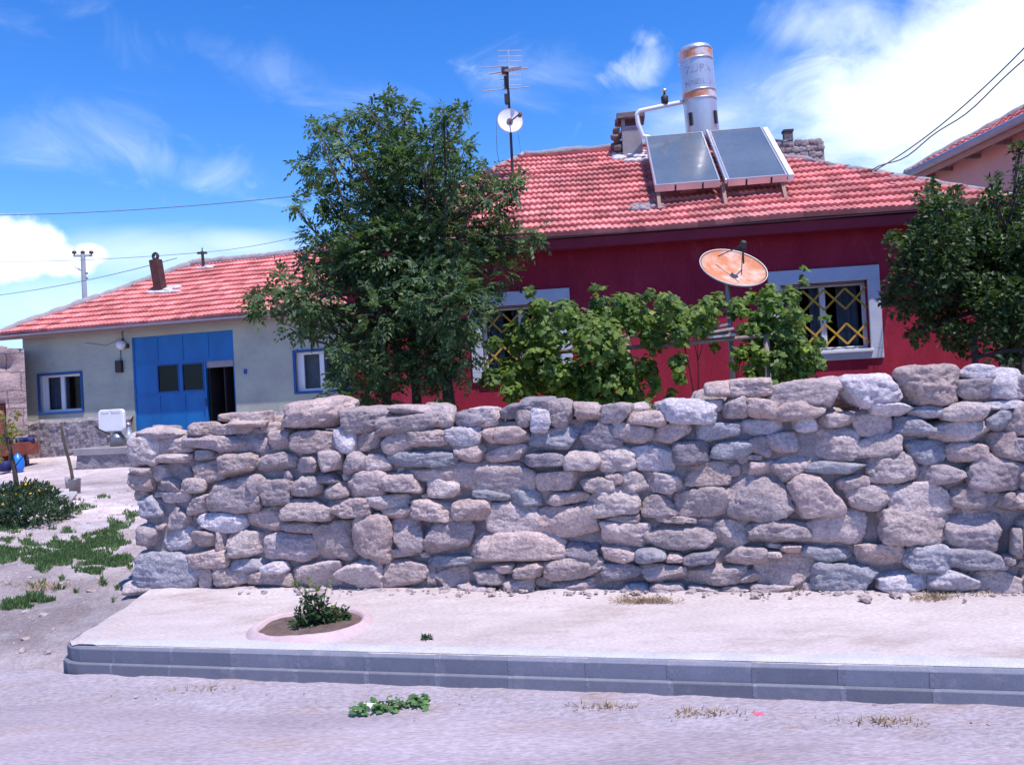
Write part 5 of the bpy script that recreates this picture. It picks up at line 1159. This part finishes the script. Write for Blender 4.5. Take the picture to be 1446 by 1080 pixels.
bm = MB(); bm.tube([vp(735, 500, 0), vp(950, 487, 0), vp(1110, 471, 0)], .022, 8); bm.tube([vp(735, 480, 1.0), vp(1110, 468, 1.0)], .022, 8)
for x in (760, 850, 940, 1030, 1105): yy = 500 - (x - 735) * .077; bm.tube([vp(x, yy - 4, -.1), vp(x, yy - 10, 1.15)], .018, 8)
build_each(bm, 'beam', m_wood, pg, smooth=True)
pl_o = VF.w(*vp(990, 474, .1)); pk_ = MB()
for i, (x0, y0, x1, y1, v) in enumerate(((945, 474, 978, 470, 0.02), (946, 480, 975, 478, .25), (1000, 470, 1035, 464, .1), (1003, 463, 1030, 458, .4), (1000, 477, 1038, 473, -.02))):
    pk_.bar(VF.w(*vp(x0, y0, v)) - pl_o, VF.w(*vp(x1, y1, v)) - pl_o, .16, .022)
o = pk_.build('plank_stack', m_plank, None, loc=pl_o); tag(o, 'silvery weathered boards lying flat on the pergola poles', 'boards')
lst = [(725, 475, 22), (765, 432, 20), (750, 480, 34), (803, 445, 30), (850, 425, 20), (845, 408, 10), (752, 410, 9), (835, 478, 50), (900, 448, 36), (945, 428, 24), (980, 445, 28), (915, 415, 12), (1000, 425, 16), (760, 505, 42), (720, 520, 26), (815, 530, 42), (880, 515, 34), (900, 560, 28), (870, 575, 22), (955, 470, 22), (960, 530, 14), (945, 555, 12), (700, 540, 16), (740, 545, 24), (790, 560, 18), (690, 525, 12), (830, 560, 26), (850, 535, 30), (790, 530, 28), (915, 520, 20), (930, 480, 24), (775, 470, 26), (855, 455, 24), (925, 545, 14),
       (1050, 435, 22), (1085, 432, 30), (1118, 415, 18), (1133, 395, 9), (1135, 378, 5), (1065, 455, 26), (1100, 465, 28), (1080, 500, 20), (1112, 515, 30), (1060, 530, 15), (1035, 515, 8), (1150, 515, 16), (1130, 540, 18), (1165, 450, 9), (1090, 545, 18), (1160, 480, 9), (1010, 490, 7), (1020, 545, 8), (870, 500, 30), (960, 455, 26), (990, 455, 24), (915, 455, 30), (720, 555, 20), (765, 545, 26), (860, 570, 22), (910, 575, 16), (1075, 470, 26), (1120, 490, 24), (1095, 520, 24), (1060, 490, 18), (1125, 445, 20), (1010, 432, 12), (1070, 515, 24), (1095, 545, 22), (1140, 525, 20), (1120, 470, 26), (1145, 500, 18), (1060, 420, 14), (1085, 410, 12), (1100, 500, 30), (1045, 500, 12), (960, 510, 14), (880, 430, 18), (940, 420, 12), (700, 480, 14)]
gv_o = VF.w(*vp(860, 560, .2)); gv_o[2] = float(terrain(gv_o[0], gv_o[1]))
gv = thing('grape_vine', gv_o, 'bright green grape vine sprawling over the pergola in front of the red wall', 'vine')
cl = clumps_px(lst, YV + .25, .45, rng, gv_o, 3, (900, 400))
bm = MB(); P, O, T = clump_points(cl, 1850, rng, .95); n = len(P)
lobed_leaves(bm, P, O * .55 + rand_dirs(n, rng) * .45 + np.array([.1, -.45, .6]), rand_dirs(n, rng) + np.array([0, 0, -.4]), .056 * rng.uniform(.55, 1.4, n), np.clip(T * .9 + rng.normal(0, .16, n), 0, 1), rng)
bm.build('leaves', lf_vine, gv)
bm = MB(); hub = [np.array([x_, 0, z_]) for x_, z_ in ((-.1, .9), (.3, 1.1), (.9, 1.1), (-.6, 1.0), (1.3, 1.0), (.1, 1.2))]
for h in hub: bm.tube([np.array([h[0] * .5, .1, -.05]), h * np.array([.7, 1, .5]) + np.array([0, .1, 0]), h], [.028, .022, .014], 7)
branches(bm, None, cl[::16], rng, .008, .003, .2, hub, 6); bm.build('stems', m_bark, gv, smooth=True)

# ---- fence bits behind the wall at the right: dark post with rail, pale ladder
q = aty(1378, 560, 8.2); tz = float(terrain(q[0], q[1])); FO = np.array([q[0], q[1], tz]); FFr = Frame(FO[:2], 10, tz)
fe = thing('garden_fence', FO, 'dark post with sloping rail showing above the wall at right', 'fence', -FFr.a)
a = np.array(FFr.px(1379, 540)); a[2] = -.05
bm = MB(); bm.bar(a, FFr.px(1375, 474), .045, .045); bm.build('post', m_woodd, fe)
bm = MB(); bm.bar(FFr.px(1380, 505), FFr.px(1416, 496), .03, .035); bm.bar(FFr.px(1416, 496), FFr.px(1520, 490), .035, .035); build_each(bm, 'rail', m_woodd, fe)
q = aty(1412, 540, 8.7); tz = float(terrain(q[0], q[1])); FO = np.array([q[0], q[1], tz]); FFr = Frame(FO[:2], 10, tz)
a = np.array(FFr.px(1407, 560)); a[2] = 0; bt = FFr.px(1420, 474)
ld = thing('trellis', FO, 'pale wooden trellis leaning under the right tree', 'trellis', -FFr.a)
a2 = np.array(FFr.px(1437, 560)); a2[2] = 0
bm = MB(); bm.bar(a, bt, .03, .03); bm.bar(a2, FFr.px(1446, 474), .03, .03); build_each(bm, 'upright', m_plank, ld)
bm = MB()
for y in (513, 497, 480): x = 1411 + (513 - y) * .3; bm.bar(FFr.px(x, y), FFr.px(x + 28, y), .025, .02)
bm.bar(FFr.px(1413, 511), FFr.px(1420, 501), .02, .02); build_each(bm, 'rung', m_plank, ld)
# low weeds behind the wall top
def weed(px_, py_, Y, w_, h_, n, mat, label, name='weed', seed=0, grp=None, cat='weed', leafL=.07, leafW=.016, onground=None, base=None):
    rng_ = np.random.default_rng(seed); q_ = aty(px_, py_, Y) if base is None else np.array(base); bm_ = MB()
    P = np.c_[rng_.normal(0, w_ * .5, n), rng_.normal(0, w_ * .4, n), np.abs(rng_.normal(0, h_ * .5, n))]
    D = np.c_[P[:, 0] * 1.2, P[:, 1] * 1.2, np.full(n, .12)] + rand_dirs(n, rng_) * .12 + np.c_[0 * P[:, :2], P[:, 2] * .3]
    leaf_cards(bm_, P, D, rand_dirs(n, rng_) * .5 + np.array([0, -.3, 1]), leafL * rng_.uniform(.6, 1.4, n), leafW * rng_.uniform(.7, 1.3, n), np.clip(rng_.normal(.5, .25, n), 0, 1))
    o_ = bm_.build(name, mat, None, loc=q_); tag(o_, label, cat, grp); return o_
b0 = WF.w(WF.px(1405, 570)[0], .75, 0)
bg_ = aty(1420, 520, 8.0); gzb = float(terrain(bg_[0], bg_[1]))
rng_ = np.random.default_rng(40); n = 900; bm = MB(); P = np.c_[rng_.uniform(-.35, .9, n), rng_.uniform(-.2, .3, n), rng_.uniform(0, 1.62 - gzb + .35, n) ** 1.0]
leaf_cards(bm, P, rand_dirs(n, rng_) + np.array([0, 0, .5]), rand_dirs(n, rng_) + np.array([0, -.3, 1]), .07, .018, rng_.random(n)); P_ = [(x, 0, -.1) for x in (-.2, 0, .3, .6)]
bs = thing('bush', (bg_[0], bg_[1], gzb), 'low green bush showing above the wall under the right tree', 'bush'); bm.build('foliage', lf_weed, bs)
bm = MB()
for x in (-.25, 0, .3, .6): bm.tube([(x, 0, -.05), (x + .05, 0, .8), (x, 0, 1.3)], [.012, .009, .005], 5)
build_each(bm, 'stem', m_bark, bs)

# ---- sapling, stake, bucket, rocks, weeds at the left
q = ground_at(25, 694); s_ = q[1] / F; TO3 = q
sp = thing('sapling', q, 'thin leaning sapling with sparse orange tinged leaves at the left edge', 'tree')
rng = np.random.default_rng(31); bm = MB()
P = [aty(25, 696, q[1]) - q, aty(20, 660, q[1]) - q, aty(13, 630, q[1]) - q, aty(6, 600, q[1]) - q, aty(2, 580, q[1]) - q]; bm.tube(P, [.05, .042, .035, .022, .01], 8)
bm.tube([P[2], aty(24, 612, q[1]) - q], [.014, .005], 6); bm.tube([P[1], aty(36, 640, q[1] - .2) - q, aty(48, 632, q[1] - .2) - q], [.014, .008, .004], 6); bm.build('trunk', m_bark, sp, smooth=True)
cl = [(aty(x, y, q[1] + rng.uniform(-.3, .3)) - q, rp * s_) for x, y, rp in ((5, 605, 16), (14, 590, 12), (22, 612, 9), (0, 630, 12), (10, 618, 10), (4, 642, 7), (30, 605, 5))]
bm = MB(); Pp, O, T = clump_points(cl, 900, rng); n = len(Pp); leaf_cards(bm, Pp, O + rand_dirs(n, rng), rand_dirs(n, rng) + np.array([0, -.3, .8]), .11, .04, T); bm.build('crown', lf_sap, sp)
q = ground_at(106, 697); s_ = q[1] / F
bk = thing('bucket', q, 'dented grey metal bucket holding the leaning stake', 'bucket')
bm = MB(); bm.lathe([(.001, .02), (7.2 * s_, .0), (8.2 * s_, 20 * s_), (8.6 * s_, 20.5 * s_), (8.0 * s_, 19.5 * s_), (7.0 * s_, 3 * s_), (.001, 3 * s_)], 24, (0, 0, 0), cap=False); bm.build('pail', m_steel, bk, smooth=True)
q2 = ground_at(97, 690); bm = MB(); bm.lathe([(.001, 0), (5.5 * s_, 0), (6.5 * s_, 17 * s_), (6.2 * s_, 17 * s_), (5.3 * s_, 2 * s_), (.001, 2 * s_)], 20, (0, 0, 0), cap=False); o = bm.build('tin_can', m_conc, None, smooth=True, loc=q2 + np.array([-.03, .1, 0])); tag(o, 'dull dark tin standing just left of the grey bucket', 'tin')
qs = aty(104, 694, q[1]); a = qs; e = aty(87, 600, q[1] + .25); bm = MB(); t = np.linspace(0, 1, 8)[:, None]; P = (e - a) * t + np.c_[np.sin(t * 6) * .02, 0 * t, 0 * t]; bm.tube(P, np.linspace(.030, .022, 8), 7); o = bm.build('wooden_stake', m_bark, None, smooth=True, loc=a + np.array([0, 0, .05])); tag(o, 'tall rough wooden stake leaning out of the bucket', 'stake')
for i, (x, y, w_, h_, lab) in enumerate(((74, 706, 15, 11, 'pale squarish rock among the weeds, left of the darker sided rock'), (93, 707, 13, 9, 'pale rock with shaded side lying next to the bucket'), (14, 690, 14, 8, 'small rock behind the weeds beside the sapling foot'))):
    q = ground_at(x, y); s_ = q[1] / F; bm = MB(); stone(bm, (0, 0, h_ * s_ * .35), (w_ * s_, w_ * s_ * .8, h_ * s_), sub=4, seed=60 + i, col=(.52, .50, .52), cuts=9, rot=.2 * (i - 1)); o = bm.build('rock', m_stone, None, smooth=True, col=True, loc=q); tag(o, lab, 'rock', 'rocks by the bucket')
def patch(pxs, n, hgt, rng_, wid=.006, fall=1.0):
    P = []
    for x, y, rx, ry in pxs:
        m_ = max(4, int(n * rx * ry / 1000)); a = rng_.uniform(0, 2 * math.pi, m_); rr = np.sqrt(rng_.random(m_)) * (.75 + .35 * np.sin(a * 3 + x)); 
        for aa, r1 in zip(a, rr): P.append(ground_at(x + rx * r1 * math.cos(aa), y + ry * r1 * math.sin(aa)))
    P = np.array(P); n_ = len(P)
    P[:, 2] += .0
    D = rand_dirs(n_, rng_) * .55 + np.array([0, 0, 1]); H = hgt * rng_.uniform(.4, 1.3, n_)
    return P, D, H
rng_ = np.random.default_rng(50)
strip = [(185, 728, 10, 7), (165, 740, 14, 8), (150, 752, 16, 8), (140, 765, 26, 10), (110, 775, 40, 12), (85, 788, 34, 12), (60, 800, 22, 10), (130, 790, 30, 8), (160, 770, 20, 8), (15, 782, 34, 11), (45, 768, 12, 4), (150, 800, 30, 6), (95, 748, 9, 4), (120, 715, 12, 4), (145, 704, 9, 3), (100, 722, 14, 5), (20, 856, 20, 6), (50, 845, 24, 6), (175, 795, 14, 5), (35, 763, 8, 4), (10, 760, 10, 4), (130, 812, 20, 4), (10, 745, 30, 5)] + [(rng_.uniform(0, 185), rng_.uniform(705, 850), rng_.uniform(2, 6), rng_.uniform(1, 3)) for _ in range(40)]
strip = [(x_, y_, rx_ * 1.25, ry_ * 1.3) for x_, y_, rx_, ry_ in strip]
bm = MB(); P, D, H = patch(strip, 2500, .065, rng_); n = len(P); leaf_cards(bm, P - np.array([0, 0, .01]), D, rand_dirs(n, rng_) + np.array([0, -1, .2]), H, .007, rng_.random(n))
o = bm.build('grass', lf_grass); tag(o, 'short green grass growing in strips across the dusty alley', 'grass', kind='stuff')
bm = MB(); P, D, H = patch([(1340, 858, 60, 8), (1390, 850, 40, 6), (930, 868, 40, 5), (850, 1002, 60, 4), (300, 978, 60, 4), (60, 830, 50, 7), (1300, 845, 40, 5), (1350, 852, 70, 9), (1320, 862, 40, 6), (900, 868, 50, 6), (700, 845, 60, 4), (1100, 848, 80, 4), (420, 838, 80, 4), (1000, 1012, 70, 5), (1250, 1025, 80, 5)], 700, .06, rng_); n = len(P)
up_ = np.array([kuw(p)[1] for p in P]); P[:, 2] = np.where((up_ > KW) & (up_ < 7), PZ + .012, P[:, 2]); D[:, 2] *= .35
leaf_cards(bm, P, D, rand_dirs(n, rng_) + np.array([0, 0, .6]), H, .0035, rng_.random(n)); o = bm.build('dry_grass', m_straw); tag(o, 'thin dry straw scattered on pavement and roadside', 'dry grass', kind='stuff')
# weed clump with yellow flowers
q = ground_at(38, 733); wk = thing('weed_clump', q, 'dark green clump of tall weeds with yellow flowers at the left edge', 'weeds'); s_ = q[1] / F
cl = []
for x, y, rp in ((10, 705, 22), (40, 700, 22), (65, 705, 20), (85, 718, 14), (25, 722, 22), (55, 725, 20), (-10, 720, 24), (80, 728, 10), (5, 735, 16), (100, 722, 9), (45, 690, 9), (65, 690, 7), (-30, 710, 24)):
    for k_ in range(2): g0 = ground_at(x, min(y + rp, 742)); cl.append((aty(x, y, g0[1] + rng_.uniform(-.15, .25)) - q, rp * g0[1] / F))
bm = MB(); P, O, T = clump_points(cl, 5000, rng_, .9); P[:, 2] = np.maximum(P[:, 2], -.02); n = len(P); leaf_cards(bm, P, O * .5 + rand_dirs(n, rng_) * .6 + np.array([0, 0, .5]), rand_dirs(n, rng_) + np.array([0, -.3, .8]), .075 * rng_.uniform(.6, 1.4, n), .016, T); bm.build('foliage', lf_weed, wk)
bm = MB(); sel = rng_.choice(len(P), 130, replace=False); sel = sel[(P[sel, 0] < .1)]; Pf = P[sel] + np.array([0, -.05, .05])
for p in Pf: bm.lathe([(.004, 0), (.022, .006), (.014, .014), (.001, .016)], 7, p, norm(rng_.normal(size=3) * .4 + np.array([0, -.5, 1])))
bm.build('flower', m_yel, wk)

# ---- planter ring, its shrub, cut greens, litter
ring_c = onz(440, 884, PZ); ring_uw = kuw(ring_c); hr = (onz(522, 884, PZ) - onz(358, 884, PZ)); Rr = np.linalg.norm(hr) / 2
pr = thing('planter_ring', (ring_c[0], ring_c[1], PZ), 'round pale pink planter ring with bare soil set into the pavement', 'planter')
Ri = Rr * .84
bm = MB(); bm.lathe([(Ri - .03, -.1), (Ri - .012, .03), (Ri + .012, .042), (Rr - .045, .034), (Rr - .01, .014), (Rr + .015, -.02)], 56, (0, 0, 0), cap=False)
V = bm.V[-1]; V += (fbm(V * 7, 4) * .022)[:, None] * np.array([1, 1, .6]); bm.build('rim', m_ring, pr, smooth=True)
bm = MB(); rr = np.linspace(0.001, Ri, 14); aa = np.linspace(0, 2 * math.pi, 41); G = np.array([[(q * math.cos(a), q * math.sin(a), 0) for a in aa] for q in rr]); G[..., 2] = .012 + fbm(G * 8, 3) * .022 + .012 * (1 - rr[:, None] / Ri); bm.grid(G); bm.build('soil', m_soil, pr, smooth=True)
q = onz(450, 884, PZ + .01) + np.array([0, .05, 0]); s_ = q[1] / F
shr = thing('shrub', q, 'small dark shrub with lime tips growing in the planter ring', 'shrub'); rng = np.random.default_rng(61)
cl = [(aty(x, y, q[1] + dy) - q, rp * s_) for x, y, rp, dy in ((440, 878, 18, 0), (460, 874, 20, .05), (478, 868, 15, .1), (430, 868, 14, -.05), (452, 862, 15, 0), (440, 850, 10, 0), (432, 846, 8, 0), (455, 848, 7, 0), (485, 876, 10, .1), (420, 882, 10, -.1))]
bm = MB(); P, O, T = clump_points(cl, 22000, rng, .8); P[:, 2] = np.maximum(P[:, 2], 0); n = len(P); leaf_cards(bm, P, O * .6 + rand_dirs(n, rng) * .5, rand_dirs(n, rng) * .6 + np.array([0, -.2, .9]),   .036 * rng.uniform(.7, 1.4, n), .012, T); bm.build('foliage', lf_shrub, shr)
cl2 = [(aty(x, y, q[1]) - q, rp * s_) for x, y, rp in ((428, 824, 12), (446, 826, 10), (415, 822, 6), (462, 823, 6), (440, 834, 7), (474, 858, 8))]
bm = MB(); P, O, T = clump_points(cl2, 5200, rng, .6); n = len(P); leaf_cards(bm, P, O * .6 + rand_dirs(n, rng) * .5, rand_dirs(n, rng) * .6 + np.array([0, -.2, .9]), .034, .010, T); bm.build('young_tip', lf_lime, shr)
bm = MB()
for c_, R_ in cl + cl2: bm.tube([np.array([0, 0, -.03]), c_ * np.array([.5, .5, .55]), c_], [.006, .004, .002], 5)
build_each(bm, 'stem', m_bark, shr)
q = onz(560, 998, .012); rng = np.random.default_rng(62); bm = MB(); s_ = q[1] / F; n = 150
xs = rng.uniform(-62, 50, n) * s_; ys = rng.normal(0, .045, n) + xs * .16; P = np.c_[xs, ys, rng.uniform(.004, .05, n)]
D = rand_dirs(n, rng) * np.array([1, 1, .35]); lobed_leaves(bm, P, rand_dirs(n, rng) * .6 + np.array([0, -.1, 1]), D, .032 * rng.uniform(.5, 1.3, n), np.clip(rng.normal(.5, .28, n), 0, 1), rng)
wg = thing('cut_greens', q, 'wilting cut green leaves lying on the road by the kerb', 'leaves'); bm.build('leaves', lf_cut, wg)
bm = MB()
for k_ in range(9): x = rng.uniform(-50, 40) * s_; bm.tube([(x, x * .16, .008), (x + rng.uniform(.05, .16), x * .16 + rng.uniform(-.06, .05), .012)], .0035, 5)
build_each(bm, 'stalk', m_straw, wg)
def scrap(px_, py_, w_, h_, mat, name, label, cat, seed, z0=.012):
    q_ = onz(px_, py_, z0); rng_ = np.random.default_rng(seed); bm_ = MB(); stone(bm_, (0, 0, h_ * .6), (w_, w_ * .7, h_), sub=3, seed=seed, rough=2.4, cuts=6); o_ = bm_.build(name, mat, None, loc=q_); tag(o_, label, cat)
scrap(517, 999, .055, .018, m_paper, 'crumpled_paper', 'crumpled white paper scrap at the left end of the cut greens', 'litter', 70)
scrap(1070, 1010, .032, .008, m_litter, 'wrapper', 'small pink wrapper scrap lying on the road near the kerb', 'litter', 71)
q = onz(602, 902, PZ); bm = MB(); rng = np.random.default_rng(72); n = 40; P = np.c_[rng.normal(0, .015, n), rng.normal(0, .015, n), np.zeros(n)]; leaf_cards(bm, P, rand_dirs(n, rng) + np.array([0, 0, .9]), rand_dirs(n, rng), .045, .007, rng.random(n)); o = bm.build('weed', lf_weed, None, loc=q); tag(o, 'tiny green weed sprouting from the pavement right of the planter', 'weed')
# pebbles on the alley and the road edge
rng = np.random.default_rng(80); bm = MB(); Dv, fv = ICO[2]; Dv2, fv2 = icosphere(1)
for i in range(2900):
    if i >= 2400: continue
    if i >= 2000: u_, w_ = rng.uniform(-4.3, 6), 6.86 - abs(rng.normal(0, .10)) - .02
    elif i % 3: u_, w_ = rng.uniform(-11, -4.7), rng.uniform(5.2, 15)
    else: u_, w_ = rng.uniform(-6, 6), KW - .03 - abs(rng.normal(0, .14))
    sc_ = (.008 if i % 3 else .005) + (.02 if i % 3 else .009) * rng.random() ** 4 * (1.5 if i % 3 else 1); p = fromuw(u_, w_); gz_ = float(terrain(p[0], p[1])) if w_ > 5.15 else .022
    if i >= 2000: gz_ = PZ + .035
    if w_ > 5.15 and i < 2000: P_ = np.array([[p[0], p[1], 0.0]]); gz_ += float((fbm(P_ * 1.1, 5) * .07 + fbm(P_ * 5.0, 3) * .022)[0] * np.clip((w_ - 4.9) / 1.6, 0, 1))
    hv = np.array([sc_ * rng.uniform(.8, 1.5), sc_ * rng.uniform(.8, 1.5), sc_ * rng.uniform(.5, .9)]); c0 = STONE_COLS[i % 6]
    bm.add(Dv2 * hv * (1 + .18 * rng.normal(size=(len(Dv2), 1))) + np.array([p[0], p[1], gz_]), fv2, col=c0)
o = bm.build('gravel', m_stone, col=True); tag(o, 'scattered pebbles on the dusty alley and along the kerb foot', 'gravel', kind='stuff')

# ------------------------------------------------------------------ camera and view
cd = bpy.data.cameras.new('camera'); cam = bpy.data.objects.new('camera', cd); COL.objects.link(cam); scene.camera = cam
cd.sensor_fit = 'HORIZONTAL'; cd.sensor_width = 36; cd.lens = 36 * F / 1446; cd.clip_start = .05; cd.clip_end = 5000
cam.location = (0, 0, CAMH)
cam.matrix_world = Matrix(((CR[0], CU[0], -FW[0], 0), (CR[1], CU[1], -FW[1], 0), (CR[2], CU[2], -FW[2], CAMH), (0, 0, 0, 1)))
scene.view_settings.view_transform = 'Standard'; scene.view_settings.look = 'None'; scene.view_settings.exposure = 0.2; scene.view_settings.gamma = 1
scene.render.engine = 'CYCLES'; scene.cycles.max_bounces = 6; scene.cycles.transparent_max_bounces = 8
